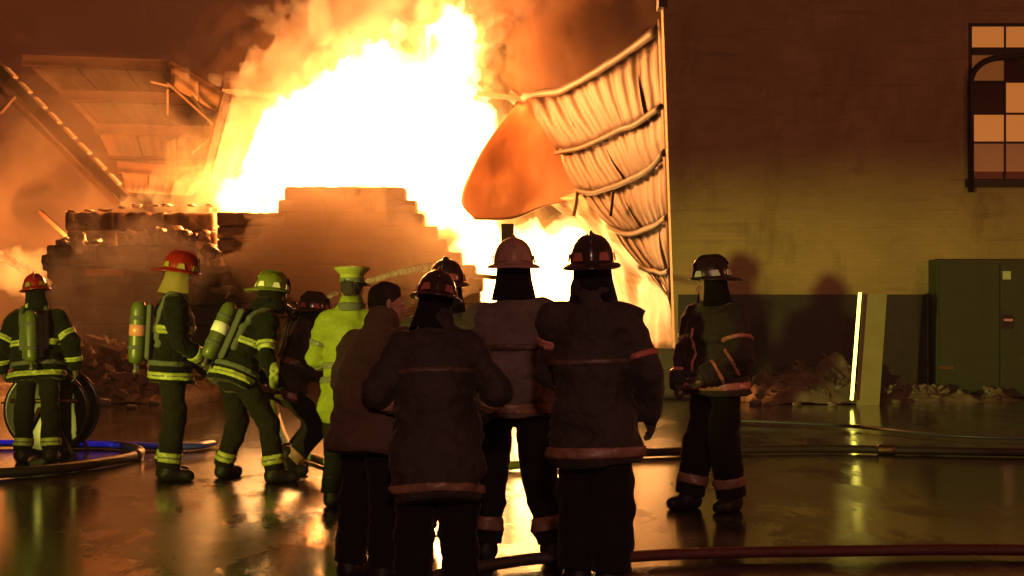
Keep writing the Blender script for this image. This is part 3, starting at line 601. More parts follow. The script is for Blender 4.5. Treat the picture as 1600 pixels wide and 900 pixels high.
for _m in (M_navy, M_black, M_tan, M_brown, M_pants):
    _b = _m.node_tree.nodes['Principled BSDF']; _b.inputs['Sheen Weight'].default_value = .10; _b.inputs['Sheen Roughness'].default_value = .35; _b.inputs['Sheen Tint'].default_value = (1, .8, .7, 1)
def helmet(par, m, patch_mat, sc=1.0, tail=.085, shield=True, extra=None):
    """traditional fire helmet: ribbed crown, brim long at the back, front shield, reflective patches"""
    ax, ay, hh = .112, .137, .150; zr = [0, .12, .28, .46, .64, .80, .92, .985, 1.0]; seg = 48; v, f = [], []
    def crown(z, a):
        r = (max(0, 1 - z**2.3))**(1/2.3); rib = 1 + .035*max(0, math.cos(4*a))**10*(1 if z < .97 else 0)
        return Vector((ax*r*rib*math.sin(a), ay*r*rib*math.cos(a), hh*z + (.012*max(0, math.cos(2*a))**6 * z)))
    def brim(a, t):                                       # t 0 at the crown, 1 at the rim; a = 0 is the front
        back = max(0, -math.cos(a))**1.5; ext = .036 + tail*back - .006*max(0, math.cos(a)); side = abs(math.sin(a))
        b = crown(0, a); dr = Vector((math.sin(a), math.cos(a), 0))
        return Vector((b.x, b.y, 0)) + dr*ext*t + Vector((0, 0, -.030*t*back - .014*t*side*t + .004*max(0, math.cos(a))*t))
    rings = [[brim(2*math.pi*k/seg, 1) + Vector((0, 0, -.006)) for k in range(seg)], [brim(2*math.pi*k/seg, 1.0) + Vector((0, 0, .003)) for k in range(seg)], [brim(2*math.pi*k/seg, .5) + Vector((0, 0, .004)) for k in range(seg)]]
    rings += [[crown(z, 2*math.pi*k/seg) for k in range(seg)] for z in zr[:-1]]
    rings = [[brim(2*math.pi*k/seg, -.1) + Vector((0, 0, -.01)) for k in range(seg)]] + rings
    for r in rings: v += r
    for i in range(len(rings)-1):
        for k in range(seg): f.append((i*seg+k, (i+1)*seg+k, (i+1)*seg+(k+1) % seg, i*seg+(k+1) % seg))
    f.append(tuple(range((len(rings)-1)*seg, len(rings)*seg))[::-1])
    h = link('helmet', pydata('helmet', v, f, True), m, par); h.scale = (sc,)*3
    ridge = [crown(z, 0) + Vector((0, .004, .004)) for z in (.5, .75, .92)] + [Vector((0, y, hh + .007)) for y in (.05, 0, -.05)] + [crown(z, math.pi) + Vector((0, -.004, .004)) for z in (.92, .75, .5)]
    link('comb', tube_mesh('comb', ridge, .008, 6), m, h)
    for a in (35, -35, 90, -90, 145, -145):
        c = crown(.20, R(a)); n = Vector((math.sin(R(a))*ay, math.cos(R(a))*ax, .02)).normalized(); t = Vector((0, 0, 1)).cross(n).normalized(); up = n.cross(t)
        w0, w1, q = .034, .020, .021; P = [c + n*.002 - t*w0 - up*q, c + n*.002 + t*w0 - up*q, c + n*.001 + t*w1 + up*q, c + n*.001 - t*w1 + up*q]; P2 = [p + n*.007 for p in P]
        link('reflective_patch', pydata('reflective_patch', P + P2, [(0,1,2,3)[::-1], (4,5,6,7), (0,1,5,4), (1,2,6,5), (2,3,7,6), (3,0,4,7)]), patch_mat, h)
    if shield:
        w = .045; P = []
        for y in (.0, .008): P += [Vector((x, ay + .012 + y - .02*(z/.11), .004 + z)) for x, z in ((-w*.8, 0), (w*.8, 0), (w, .07), (w*.5, .10), (0, .115), (-w*.5, .10), (-w, .07))]
        n = 7; link('front_shield', pydata('front_shield', P, [tuple(range(n)), tuple(range(n, 2*n))[::-1]] + [(i, n+i, n+(i+1) % n, (i+1) % n) for i in range(n)]), M_boot, h)
    return h
def peaked_cap(par, m):
    c = link('cap', lathe_mesh('cap', [(.088, -.005), (.094, 0), (.094, .055), (.100, .062), (.138, .098), (.140, .106), (.125, .116), (.06, .121), (0, .122)], 32, .98, 1.08), m, par)
    link('cap_band', lathe_mesh('cap_band', [(.0955, .004), (.098, .006), (.098, .03), (.0955, .032)], 32, .98, 1.08), M_grey, c)
    v, f = [], []
    for k in range(13):
        a = R(-60 + 10*k); 
        for rr, z in ((.093, .004), (.15, -.025), (.15, -.031), (.092, -.003)): v.append((rr*math.sin(a)*.98, rr*math.cos(a)*1.08, z))
    for k in range(12):
        for i in range(4): f.append((k*4+i, k*4+(i+1) % 4, k*4+4+(i+1) % 4, k*4+4+i))
    link('peak', pydata('peak', v, f, True), M_boot, c); return c

def person(label, loc, yaw, coat, trousers=M_pants, headgear='helmet', helm=M_boot, patchm=M_lime, lean=4, side=0, headyaw=0, headpitch=0, headroll=0, size=1.0, hem=.22, bulk=1.0,
           arms=None, legs=None, pelvis=(0, 0, .95), bands=(), bandm=M_lime, stripe=True, air=None, hood=None, collar=None, mask=False, tail=.06, group=None, sleeve_front=None, legw=1.0, res=.0145, seed=0, eyes=False, straps=True):
    root = None; S = size
    J = dict(pelvis=V3(*pelvis), chest=V3(0, 0, 1.34), neck=V3(0, -.005, 1.46), head=V3(0, .025, 1.655), shL=V3(-.19, 0, 1.40), shR=V3(.19, 0, 1.40))
    A = dict(L=((-.285, -.03, 1.13), (-.27, .05, .90)), R=((.285, -.03, 1.13), (.27, .05, .90)))
    if arms: A.update(arms)
    for s in 'LR': J['el'+s], J['wr'+s] = V3(*A[s][0]), V3(*A[s][1])
    T = rot('X', -lean) @ rot('Y', side); pv = V3(0, 0, .95)
    for k in ('chest', 'neck', 'head', 'shL', 'shR', 'elL', 'elR', 'wrL', 'wrR'): J[k] = T @ (J[k] - pv) + J['pelvis']
    LG = dict(L=((-.12, .02, .50), (-.135, -.03, .10), 8), R=((.12, .02, .50), (.135, -.03, .10), -8))
    if legs: LG.update(legs)
    for s, sg in (('L', -1), ('R', 1)):
        J['hip'+s] = J['pelvis'] + V3(sg*.095, 0, -.04); J['kn'+s], J['an'+s] = V3(*LG[s][0]), V3(*LG[s][1]); J['foot'+s] = V3(math.sin(R(-LG[s][2])), math.cos(R(-LG[s][2])), 0)
    HR = T @ rot('Z', headyaw) @ rot('X', -headpitch + lean*.8) @ rot('Y', headroll)      # head frame
    w = J['chest'] - J['pelvis']; TL = np.linalg.norm(w); w = w/TL; u = J['shR'] - J['shL']; u = u - w*(u @ w); u /= np.linalg.norm(u); dd = np.cross(w, u)
    ex = np.stack([u, dd, w], 1)
    def torso(p, z0, z1, r0, r1, ratio):
        q = (p - J['pelvis']) @ ex; t = np.clip((q[:, 2]-z0)/(z1-z0), 0, 1); rr = r0 + (r1-r0)*t
        return np.sqrt((q[:, 0]/ratio)**2 + q[:, 1]**2 + (q[:, 2] - (z0 + (z1-z0)*t))**2) - rr
    B = bulk
    wr = lambda p: .022*fbm(p*V3(6, 6, 8.5) + seed*5.1, 4) + .020*np.abs(vnoise(p*V3(4.5, 4.5, 12) + seed*3.3)) - .006
    def torso_coat(p):
        d = torso(p, -.02 - hem*.75, TL - .02, .178*B, .150*B, 1.34)
        d = smin(d, torso(p, TL-.10, TL+.005, .135*B, .12*B, 1.5), .04)
        for s in 'LR': d = smin(d, cone(p, J['neck'] + V3(0, 0, -.02), J['sh'+s], .085, .083*B), .06)
        return d
    def arm(p, s):
        ax = J['wr'+s] - J['el'+s]; ax = ax/np.linalg.norm(ax)
        return np.maximum(smin(cone(p, J['sh'+s], J['el'+s], .092*B, .078*B), cone(p, J['el'+s], J['wr'+s] , .078*B, .064*B), .02), np.where(np.linalg.norm(p - J['wr'+s], axis=1) < .16, (p - J['wr'+s]) @ ax - .015, -1))
    def cut(p, d):
        q = (p - J['pelvis']) @ ex; return np.maximum(d, -(q[:, 2] + hem + .02*vnoise(p*6)))
    def coat_f(p):
        d = torso_coat(p)
        for s in 'LR': d = smin(d, arm(p, s), .035)
        d = np.minimum(d, cone(p, J['neck'] + V3(0, 0, -.02), J['neck'] + T @ V3(0, .01, .095), .104, .100))
        d = cut(p, d + wr(p))
        return d
    def leg(p, s): g = legw; return smin(cone(p, J['hip'+s], J['kn'+s], .110, .090*g), cone(p, J['kn'+s], J['an'+s], .092*g, .086*g), .03)
    def trouser_f(p):
        d = smin(torso(p, -.06, .06, .125, .12, 1.3), leg(p, 'L'), .04); d = smin(d, leg(p, 'R'), .025) + .013*fbm(p*V3(9, 9, 12) + seed, 3)
        for s in 'LR':
            ax = J['an'+s] - J['kn'+s]; ax = ax/np.linalg.norm(ax); near = np.linalg.norm(p - J['an'+s], axis=1) < .17
            d = np.where(near, np.maximum(d, (p - J['an'+s]) @ ax + .0), d)
        return d
    def boot_f(s):
        a, fd = J['an'+s], J['foot'+s]; zf = a[2] - .10
        def f(p):
            d = cone(p, a + V3(0, 0, .10), a + V3(0, 0, -.02), .070, .066)
            d = smin(d, cone(p, a - fd*.035 + V3(0, 0, -.05), a + fd*.15 + V3(0, 0, -.058), .058, .052), .05)
            return np.maximum(d + .005*fbm(p*14), zf - p[:, 2])
        return f
    def body_f(p):
        d = torso(p, 0, TL, .12, .115, 1.25)
        for s in 'LR':
            d = smin(d, cone(p, J['neck'], J['sh'+s], .055, .05), .05); d = smin(d, cone(p, J['sh'+s], J['el'+s], .052, .042), .03); d = smin(d, cone(p, J['el'+s], J['wr'+s], .042, .030), .02)
            ax = J['wr'+s] - J['el'+s]; ax = ax/np.linalg.norm(ax); d = smin(d, cone(p, J['wr'+s], J['wr'+s] + ax*.08, .028, .024), .02)
            d = smin(d, cone(p, J['hip'+s], J['kn'+s], .08, .056), .04); d = smin(d, cone(p, J['kn'+s], J['an'+s], .056, .042), .02); d = smin(d, cone(p, J['an'+s] + V3(0, 0, -.05), J['an'+s] + J['foot'+s]*.13 + V3(0, 0, -.06), .036, .03), .02)
        hd = J['head']; d = smin(d, cone(p, J['neck'], hd - HR @ V3(0, .02, .05), .062, .058), .03)
        q = (p - hd) @ HR                                       # head-local
        e = (np.linalg.norm((q - V3(0, -.008, .03))/V3(.078, .098, .095), axis=1) - 1)*.085
        e = smin(e, (np.linalg.norm((q - V3(0, .035, -.035))/V3(.058, .062, .085), axis=1) - 1)*.06, .02)
        e = smin(e, cone(q, (0, .095, .005), (0, .112, -.028), .010, .016), .012); e = smin(e, cone(q, (-.022, .088, -.062), (.022, .088, -.062), .009, .009), .008)
        e = smin(e, cone(q, (0, .07, -.10), (0, .075, -.095), .02, .022), .02); e = smin(e, cone(q, (-.03, .085, .032), (.03, .085, .032), .012, .012), .012)
        for sg in (-1, 1): e = smin(e, cone(q, (sg*.080, -.008, .018), (sg*.078, .0, -.03), .014, .011), .01); e = np.maximum(e, -(np.linalg.norm(q - V3(sg*.032, .098, .010), axis=1) - .014))
        return smin(d, e, .02)
    allj = np.array([J[k] for k in J if not k.startswith('foot')]); lo = allj.min(0) - V3(.29, .29, .20); hi = allj.max(0) + V3(.29, .29, .24); lo[2] = max(lo[2], -.02)
    body = tag(link('person', net_mesh('person', body_f, lo, hi, .0125), M_skin), label, 'person', group); root = body
    root.location = loc; root.rotation_euler = (0, 0, R(yaw)); root.scale = (S,)*3
    ch = lambda n, me, m, par=root: link(n, me, m, par)
    jc = np.array([J[k] for k in ('pelvis', 'chest', 'neck', 'shL', 'shR', 'elL', 'elR', 'wrL', 'wrR')]); clo = jc.min(0) - V3(.27, .27, .05); chi = jc.max(0) + V3(.27, .27, .20); clo[2] = min(clo[2], J['pelvis'][2] - hem - .12)
    cobj = ch('coat', net_mesh('coat', coat_f, clo, chi, res), coat)
    jl = np.array([J[k] for k in ('pelvis', 'hipL', 'hipR', 'knL', 'knR', 'anL', 'anR')]); tlo = jl.min(0) - V3(.2, .2, .04); thi = jl.max(0) + V3(.2, .2, .16)
    pobj = ch('trousers', net_mesh('trousers', trouser_f, tlo, thi, res), trousers)
    for s in 'LR': a = J['an'+s]; ch('boot', net_mesh('boot', boot_f(s), a - V3(.28, .28, .115), a + V3(.28, .28, .2), .0125), M_boot)
    # gloves with five fingers curled a little
    for s, sg in (('L', -1), ('R', 1)):
        wv = J['wr'+s]; ax = wv - J['el'+s]; ax = ax/np.linalg.norm(ax); inw = -u*sg; inw = inw - ax*(inw @ ax); inw /= np.linalg.norm(inw); fw = np.cross(ax, inw)*sg*-1
        if fw @ dd < 0: fw = -fw
        def glove_f(p):
            d = cone(p, wv - ax*.02, wv + ax*.03, .040, .036); d = smin(d, np.minimum(cone(p, wv + ax*.04 + fw*.022, wv + ax*.085 + fw*.028, .021, .020), cone(p, wv + ax*.04 - fw*.022, wv + ax*.085 - fw*.028, .021, .020)), .03)
            for k, (o, L) in enumerate(((.036, .034), (.012, .040), (-.012, .037), (-.035, .029))):
                a0 = wv + ax*.09 + fw*o; a1 = a0 + (ax*.9 + inw*.35)*L; a2 = a1 + (ax*.45 + inw*.9)*L*.8; d = np.minimum(d, np.minimum(cone(p, a0, a1, .0125, .0115), cone(p, a1, a2, .0115, .010)))
            t0 = wv + ax*.03 + fw*.036; t1 = t0 + (ax*.55 + fw*.6 + inw*.35)*.045; t2 = t1 + (ax*.75 + inw*.5)*.035; return smin(d, np.minimum(cone(p, t0, t1, .015, .0135), cone(p, t1, t2, .0135, .011)), .008)
        ch('glove', net_mesh('glove', glove_f, wv - V3(.19, .19, .19), wv + V3(.19, .19, .19), .0085), M_glove)
    # reflective bands, each a ring standing proud of the cloth
    for bnd in bands:
        kind = bnd[0]; bm_ = bnd[4] if len(bnd) > 4 and bnd[4] else bandm
        if kind == 'torso':
            z0, z1 = bnd[1], bnd[2]; xl = bnd[3] if len(bnd) > 3 and bnd[3] else (-9, 9); fn = lambda p, e, c0, c1, xl=xl: np.maximum(np.maximum(torso_coat(p) + wr(p) - e, np.abs(((p - J['pelvis']) @ ex)[:, 0] - (xl[0]+xl[1])/2) - (xl[1]-xl[0])/2), np.abs(((p - J['pelvis']) @ ex)[:, 2] - (c0+c1)/2) - (c1-c0)/2); pt = J['pelvis'] + w*(z0+z1)/2; rad = V3(.33, .30, .20 + (z1-z0)/2)
        else:
            s = bnd[3]; a, b = {'upper': ('sh', 'el'), 'fore': ('el', 'wr'), 'shin': ('kn', 'an')}[kind]; a, b = J[a+s], J[b+s]; ln = np.linalg.norm(b-a); ax = (b-a)/ln; z0, z1 = bnd[1]*ln, bnd[2]*ln
            core = (lambda p, s=s: leg(p, s) + .013*fbm(p*V3(9, 9, 12) + seed, 3)) if kind == 'shin' else (lambda p, s=s: arm(p, s) + wr(p))
            fn = lambda p, e, c0, c1, a=a, ax=ax, core=core: np.maximum(core(p) - e, np.abs((p - a) @ ax - (c0+c1)/2) - (c1-c0)/2); pt = a + ax*(z0+z1)/2; rad = V3(.17, .17, .17)
        par = pobj if kind == 'shin' else cobj
        bo = ch('reflective_band', net_mesh('reflective_band', lambda p: fn(p, .009, z0, z1), pt - rad, pt + rad, .0115), bm_, par)
        if stripe and bm_ is M_lime: k = (z1-z0)*.36; ch('silver_stripe', net_mesh('silver_stripe', lambda p: fn(p, .0125, z0 + k, z1 - k), pt - rad, pt + rad, .0115), M_grey, par)
    # head gear: a frame on the head
    HM = Matrix([[float(x) for x in r] for r in HR]).to_4x4(); HM.translation = Vector([float(x) for x in J['head']])
    def onhead(o, off): o.matrix_local = HM @ Matrix.Translation(off); return o
    if headgear == 'helmet':
        h = helmet(root, helm, patchm, 1.0, tail); onhead(h, (0, -.002, .056)); h.scale = (1.0, 1.0, 1.04)
        v, f = [], []; sg = 28
        for k in range(sg + 1):
            a = R(48 + (312-48)*k/sg)
            for rr, z in ((.102, .055), (.110, -.03), (.138, -.150), (.128, -.152), (.100, -.03), (.094, .055)): v.append((rr*math.sin(a)*(.95 + .02*math.sin(9*a)), rr*math.cos(a)*1.1, z))
        for k in range(sg):
            for i in range(6): f.append((k*6+i, k*6+(i+1) % 6, k*6+6+(i+1) % 6, k*6+6+i))
        onhead(ch('neck_guard', pydata('neck_guard', v, f, True), hood or M_pants), (0, 0, 0))
    elif headgear == 'cap': onhead(peaked_cap(root, mat('pale_lime_cap_cover', (.30, .34, .06), .6, noise=.3)), (0, -.005, .062))
    if headgear in ('hair', 'cap'):
        def hair_f(p):
            q = p; d = (np.linalg.norm((q - V3(0, -.010, .035))/V3(.088, .107, .102), axis=1) - 1)*.09
            d = smin(d, cone(q, (0, -.07, .0), (0, -.06, -.07), .045, .035), .03)
            return np.maximum(d + .006*fbm(q*40), q[:, 1] - (.072 + .0*q[:, 2]) + np.clip(.055 - q[:, 2], 0, .2)*1.1)
        onhead(ch('hair', net_mesh('hair', hair_f, V3(-.12, -.15, -.13), V3(.12, .13, .16), .008), M_hair), (0, 0, 0))
    if eyes:
        for sg in (-1, 1): onhead(ch('eye', lathe_mesh('eye', [(0, -.011), (.008, -.008), (.011, 0), (.008, .008), (0, .011)], 10), M_eye), (sg*.032, .083, .010))
    if mask:
        def mask_f(p):
            d = (np.linalg.norm((p - V3(0, .06, -.02))/V3(.085, .075, .105), axis=1) - 1)*.08; return np.minimum(d, cone(p, (0, .12, -.07), (0, .17, -.09), .038, .034))
        mo = onhead(ch('face_mask', net_mesh('face_mask', mask_f, V3(-.13, -.05, -.16), V3(.13, .23, .12), .010), M_mask), (0, 0, 0))
        t = [HR @ V3(.0, .16, -.09) + J['head'], HR @ V3(.06, .17, -.18) + J['head'], J['chest'] + dd*.26 + u*.12 - w*.05, J['chest'] + dd*.20 + u*.2 - w*.2]
        ch('air_line', tube_mesh('air_line', spline([Vector([float(c) for c in x]) for x in t], 5), .016, 8), M_mask)
    if collar:
        ch('collar', net_mesh('collar', lambda p: np.maximum(cone(p, J['neck'], J['neck'] + T @ V3(0, .01, .095), .110, .106), np.abs(((p - J['neck']) @ ex)[:, 2] - .06) - .035), J['neck'] - .2, J['neck'] + .2, .012), collar)
    if air:
        am, bandcol = air; base = J['pelvis'] + w*(-.02) - dd*(.178*B + .10); R3 = Matrix([[float(ex[i, j]) for j in range(3)] for i in range(3)]).to_4x4(); R3.translation = Vector([float(c) for c in base])
        cy = ch('air_cylinder', lathe_mesh('air_cylinder', [(0, .0), (.03, .004), (.055, .02), (.064, .06), (.066, .09), (.066, .43), (.060, .47), (.040, .505), (.0, .515)], 24), am); cy.matrix_local = R3
        ch('valve', lathe_mesh('valve', [(0, -.075), (.022, -.075), (.026, -.055), (.018, -.04), (.018, .01), (0, .01)], 12), M_aird, cy)
        if bandcol: ch('cylinder_band', lathe_mesh('cylinder_band', [(.0665, .23), (.0695, .232), (.0695, .318), (.0665, .32)], 24), bandcol, cy)
        bp = ch('backplate', box_mesh('backplate', .20, .05, .46, .02), M_strap); M2 = R3.copy(); M2.translation = Vector([float(c) for c in (J['pelvis'] + w*.02 - dd*(.178*B + .015))]); bp.matrix_local = M2
        for zz in (.12, .36):
            bs = ch('cylinder_strap', lathe_mesh('cylinder_strap', [(.0665, zz), (.070, zz + .003), (.070, zz + .03), (.0665, zz + .033)], 24), M_strap, cy)
        if straps:
            for sg in (-1, 1):
                ch('shoulder_strap', net_mesh('shoulder_strap', lambda p: np.maximum(np.maximum(torso_coat(p) + wr(p) - .016, np.abs(((p - J['pelvis']) @ ex)[:, 0] - sg*.115) - .024), .12 - ((p - J['pelvis']) @ ex)[:, 2]), J['chest'] - V3(.32, .34, .34), J['chest'] + V3(.32, .34, .24), .0125), M_strap)
            ch('waist_strap', net_mesh('waist_strap', lambda p: np.maximum(torso_coat(p) + wr(p) - .016, np.abs(((p - J['pelvis']) @ ex)[:, 2] - .0) - .022), J['pelvis'] - V3(.33, .33, .16), J['pelvis'] + V3(.33, .33, .16), .0125), M_strap)
    return root, J
def spot(u, y): return ((u-800)/F*y, y, 0)
ARMS_FRONT = dict(L=((-.275, .04, 1.13), (-.11, .27, 1.08)), R=((.275, .04, 1.13), (.11, .27, 1.04)))
ARMS_FOLD = dict(L=((-.30, .02, 1.14), (-.02, .24, 1.14)), R=((.30, .02, 1.14), (.02, .25, 1.10)))
M_redh = mat('red_helmet_shell', (.22, .010, .007), .3, noise=.25, nscale=6); M_greenh = mat('lime_helmet_shell', (.13, .17, .02), .35, noise=.3, nscale=6)
M_blackh = mat('black_helmet_shell', (.03, .018, .015), .28, noise=.3, nscale=6, coat=.3); M_whiteh = mat('red_lit_white_helmet_shell', (.38, .20, .14), .45, noise=.3, nscale=6)  # white helmet shell has the red-brown light painted into its colour
M_yelp = mat('yellow_patch', (.30, .25, .03), .45, noise=.5, nscale=15); M_redp = mat('dull_red_patch', (.45, .12, .09), .35); M_cream_h = mat('cream_hood', (.21, .155, .04), .85, noise=.2)
crew = 'firefighters on the wet yard'
BW = lambda a, b: ('torso', a, b)
ST = (('shin', .68, .88, 'L'), ('shin', .68, .88, 'R'))
# left crew, lit by the engine's floodlight
person('firefighter in red helmet walking away beside the round hose reel', spot(58, 14), 8, M_navy, helm=M_redh, patchm=M_yelp, lean=9, side=-3, headpitch=6, headroll=-4, headyaw=10, size=1.0, hem=.16, bulk=1.08,
       arms=dict(L=((-.33, -.02, 1.15), (-.33, .08, .93)), R=((.34, -.03, 1.15), (.35, .05, .91))), bands=(('torso', .17, .235), ('torso', -.13, -.075), ('upper', .62, .82, 'L'), ('upper', .62, .82, 'R'), ('fore', .55, .75, 'L'), ('fore', .55, .75, 'R'), *ST), air=(M_air, None), collar=M_lime, group=crew, seed=1)
person('firefighter in red and yellow helmet with cream hood and lime air cylinder', spot(268, 12.45), -72, M_navy, helm=M_redh, patchm=M_yelp, lean=3, headpitch=10, headyaw=-4, size=1.07, hem=.16, bulk=1.02,
       arms=dict(L=((-.26, .03, 1.13), (-.16, .22, .95)), R=((.27, .04, 1.13), (.17, .25, .97))), bands=(('torso', .24, .31), ('torso', -.13, -.07), ('fore', .50, .78, 'R'), ('fore', .50, .78, 'L'), *ST), air=(M_air, M_redb), hood=M_cream_h, group=crew, seed=2, eyes=True)
n_root, nJ = person('firefighter in lime helmet and black mask leaning into the hose', spot(372, 12.3), -52, M_navy, helm=M_greenh, patchm=M_silver, lean=26, headpitch=4, headyaw=-12, size=1.03, hem=.14, bulk=1.04,
       arms=dict(L=((-.29, .13, 1.12), (-.14, .36, 1.04)), R=((.29, .08, 1.10), (.16, .33, 1.00))), pelvis=(0, -.02, .93), legs=dict(L=((-.20, .10, .50), (-.30, .02, .10), 18), R=((.20, .17, .50), (.27, .20, .10), -18)),
       bands=(('torso', .20, .26), ('torso', -.10, -.04), ('upper', .55, .78, 'L'), ('upper', .55, .78, 'R'), ('fore', .5, .75, 'L'), *ST), air=(M_air, M_silver), mask=True, group=crew, seed=3)
k_root, kJ = person('dark helmeted firefighter crouching with the nozzle behind the lime helmet', spot(452, 12.95), -70, M_black, helm=M_blackh, patchm=M_redp, lean=18, headpitch=2, size=.98, hem=.14, bulk=1.04,
       arms=dict(L=((-.27, .16, 1.16), (-.10, .36, 1.22)), R=((.27, .12, 1.14), (.08, .38, 1.20))), pelvis=(0, -.02, .80), legs=dict(L=((-.17, .28, .46), (-.16, .02, .10), 8), R=((.17, .26, .42), (.18, -.06, .10), -8)),
       bands=(('torso', .20, .26), ('torso', -.10, -.04), ('fore', .5, .75, 'R'), *ST), bandm=M_dull, group=crew, seed=4)
person('officer in long lime raincoat and lime peaked cap', spot(548, 10.7), -6, M_limec, mat('green_rain_trousers', (.006, .0075, .003), .8, 0, .12, noise=.3), headgear='cap', lean=3, headyaw=-8, size=.985, hem=.30, bulk=.98, collar=M_strap,
       arms=dict(L=((-.28, .03, 1.13), (-.16, .20, 1.02)), R=((.28, .02, 1.13), (.2, .2, 1.0))), bands=(('torso', .10, .15), ('torso', -.01, .04), ('fore', .15, .40, 'L'), ('upper', .5, .65, 'L'), ('upper', .5, .65, 'R')), bandm=M_grey, stripe=False, group=crew, seed=5)
# dark group in the foreground
person('bareheaded man in brown coat turning to talk to the helmeted firefighter', spot(578, 7.7), -38, M_brown, headgear='hair', lean=10, headyaw=-36, headpitch=6, size=.915, legw=1.15, hem=.20, bulk=1.12,
       arms=ARMS_FRONT, group=crew, seed=6, eyes=True)
person('broad firefighter in long black coat with sooty bands, helmet tipped sideways', spot(682, 7.4), 6, M_black, helm=M_blackh, patchm=M_redp, lean=14, headpitch=8, headroll=8, size=.915, hem=.44, bulk=1.12, legw=1.3,
       arms=dict(L=((-.33, .02, 1.14), (-.16, .24, 1.06)), R=((.34, .0, 1.15), (.24, .22, 1.02))), bands=(('torso', .27, .305, None, M_dull2), ('torso', -.40, -.35), ('fore', .2, .45, 'R'), ('fore', .2, .45, 'L')), bandm=M_dull, group=crew, seed=7)
person('firefighter in black helmet half hidden behind the broad firefighter', spot(694, 9.0), -10, M_black, helm=M_blackh, patchm=M_redp, lean=4, size=.965, hem=.30, bulk=1.0, arms=ARMS_FRONT, bands=(('torso', -.27, -.22), *ST), bandm=M_dull, group=crew, seed=8)
person('firefighter in white helmet and grey-brown coat with legs apart', spot(803, 8.4), 2, M_tan, helm=M_whiteh, patchm=M_whiteh, lean=3, headpitch=2, size=1.02, hem=.13, bulk=1.05, tail=.07,
       arms=ARMS_FOLD, legw=1.12, legs=dict(L=((-.14, .02, .50), (-.17, -.03, .10), 12), R=((.15, .02, .50), (.22, -.03, .10), -12)), bands=(('torso', .25, .29, None, M_dull2), ('torso', -.11, -.05), ('fore', .3, .6, 'L'), ('upper', .7, .9, 'R'), ('shin', .62, .82, 'L'), ('shin', .62, .82, 'R')), bandm=M_dull, group=crew, seed=9)
person('tall firefighter in glossy black helmet with reflective armband glinting red and long black coat', spot(930, 7.5), -14, M_black, helm=M_blackh, patchm=M_redp, lean=2, headpitch=-2, headyaw=8, size=1.005, hem=.30, bulk=1.05, side=-2, legw=1.32, tail=.06,
       arms=dict(L=((-.25, .08, 1.14), (-.10, .28, 1.14)), R=((.27, .0, 1.12), (.27, .12, .90))), legs=dict(L=((-.085, .03, .50), (-.09, .0, .10), 10), R=((.085, -.02, .50), (.09, -.06, .10), -8)), bands=(('torso', .22, .255, None, M_dull2), ('upper', .30, .48, 'L', M_redb), ('torso', -.26, -.20), ('fore', .1, .35, 'L'), ('upper', .60, .72, 'R', M_redp)), bandm=M_dull, group=crew, seed=10)
person('firefighter in black helmet facing left in front of the brick wall', spot(1120, 10.56), 125, M_black, helm=M_blackh, patchm=M_silver, lean=2, headpitch=4, headyaw=-28, size=1.005, hem=.10, bulk=1.2, legw=1.25,
       arms=dict(L=((-.30, .05, 1.12), (-.16, .24, 1.0)), R=((.30, .02, 1.12), (.22, .16, .92))), legs=dict(L=((-.13, .05, .50), (-.14, -.02, .10), 10), R=((.12, .06, .50), (.14, .14, .10), -8)),
       bands=(('torso', -.06, -.005), ('torso', .08, .40, (.02, .05)), ('upper', .50, .60, 'L'), ('fore', .2, .30, 'L'), ('fore', .65, .75, 'L'), ('upper', .50, .60, 'R'), ('fore', .60, .72, 'R'), ('shin', .62, .8, 'L', M_dull), ('shin', .62, .8, 'R', M_dull)), bandm=M_redb, group=crew, seed=11, eyes=True)

# ================================================================== hoses, reel, water
def g(u, v, dz=.05): y = F*CAMZ/(v - HORIZON); return Vector(((u-800)/F*y, y, dz))
M_hose = mat('black_hose', (.03, .022, .018), .5, noise=.4, nscale=20, bump=.4, bscale=90)
M_hoseg = mat('lime_hose', (.30, .36, .06), .55, noise=.4, nscale=20, bump=.4, bscale=90)
M_hoser = mat('red_hose', (.11, .018, .015), .55, noise=.4, nscale=20, bump=.4, bscale=90)
M_hoseb = mat('blue_hose', (.05, .08, .62), .4, noise=.2, nscale=10)
M_hosel = mat('blue_shine_hose', (.06, .065, .10), .4, noise=.3, nscale=10)  # blue shine on the hose is put into its colour
M_brass = mat('brass', (.16, .10, .045), .5, 1)
def hose(label, pts, r, m, flat=1, couplings=()):
    sp_ = spline(pts, 10); o = link('hose', tube_mesh('hose', sp_, r, 12, flat), m); tag(o, label, 'hose')
    for t in couplings:
        i = int(t*(len(sp_)-2)); a, b = sp_[i], sp_[i+1]; d = (b-a).normalized()*.09; link('coupling', tube_mesh('coupling', [a-d, a-d*.6, a, a+d*.6, a+d], [r*1.15, r*1.35, r*1.2, r*1.35, r*1.15], 12, flat), M_brass, o)
    return o
hose('thick black hose curving back on itself beside the red helmeted firefighter', [g(-60,752), g(60,744), g(140,734), g(200,723), g(220,714), g(200,705), g(150,701), g(100,702), g(40,706)], .045, M_hose, 1, (.45,))
hose('blue flat hose crossing the yard behind the red helmeted firefighter', [g(-60,700), g(60,700), g(160,702), g(290,705), g(330,700)], .075, M_hoseb, .5)
nz = k_root.location + Vector((.34, .34, 1.17))
wp = [Vector(at(470,489,13.1)), at(452,505,13.0), at(434,545,12.7), at(428,600,12.3), g(432,675,.25), g(452,706,.06), g(490,724), g(540,737), g(620,742), g(760,738), g(900,728)]
hose('lime attack hose running from the nozzle down across the wet yard', wp, .040, M_hoseg, 1, ())
hose('black hose lying straight across the yard behind the standing crew', [g(880,717), g(1000,715), g(1140,711), g(1300,709), g(1450,712), g(1680,716)], .042, M_hose, 1, (.42, .75))
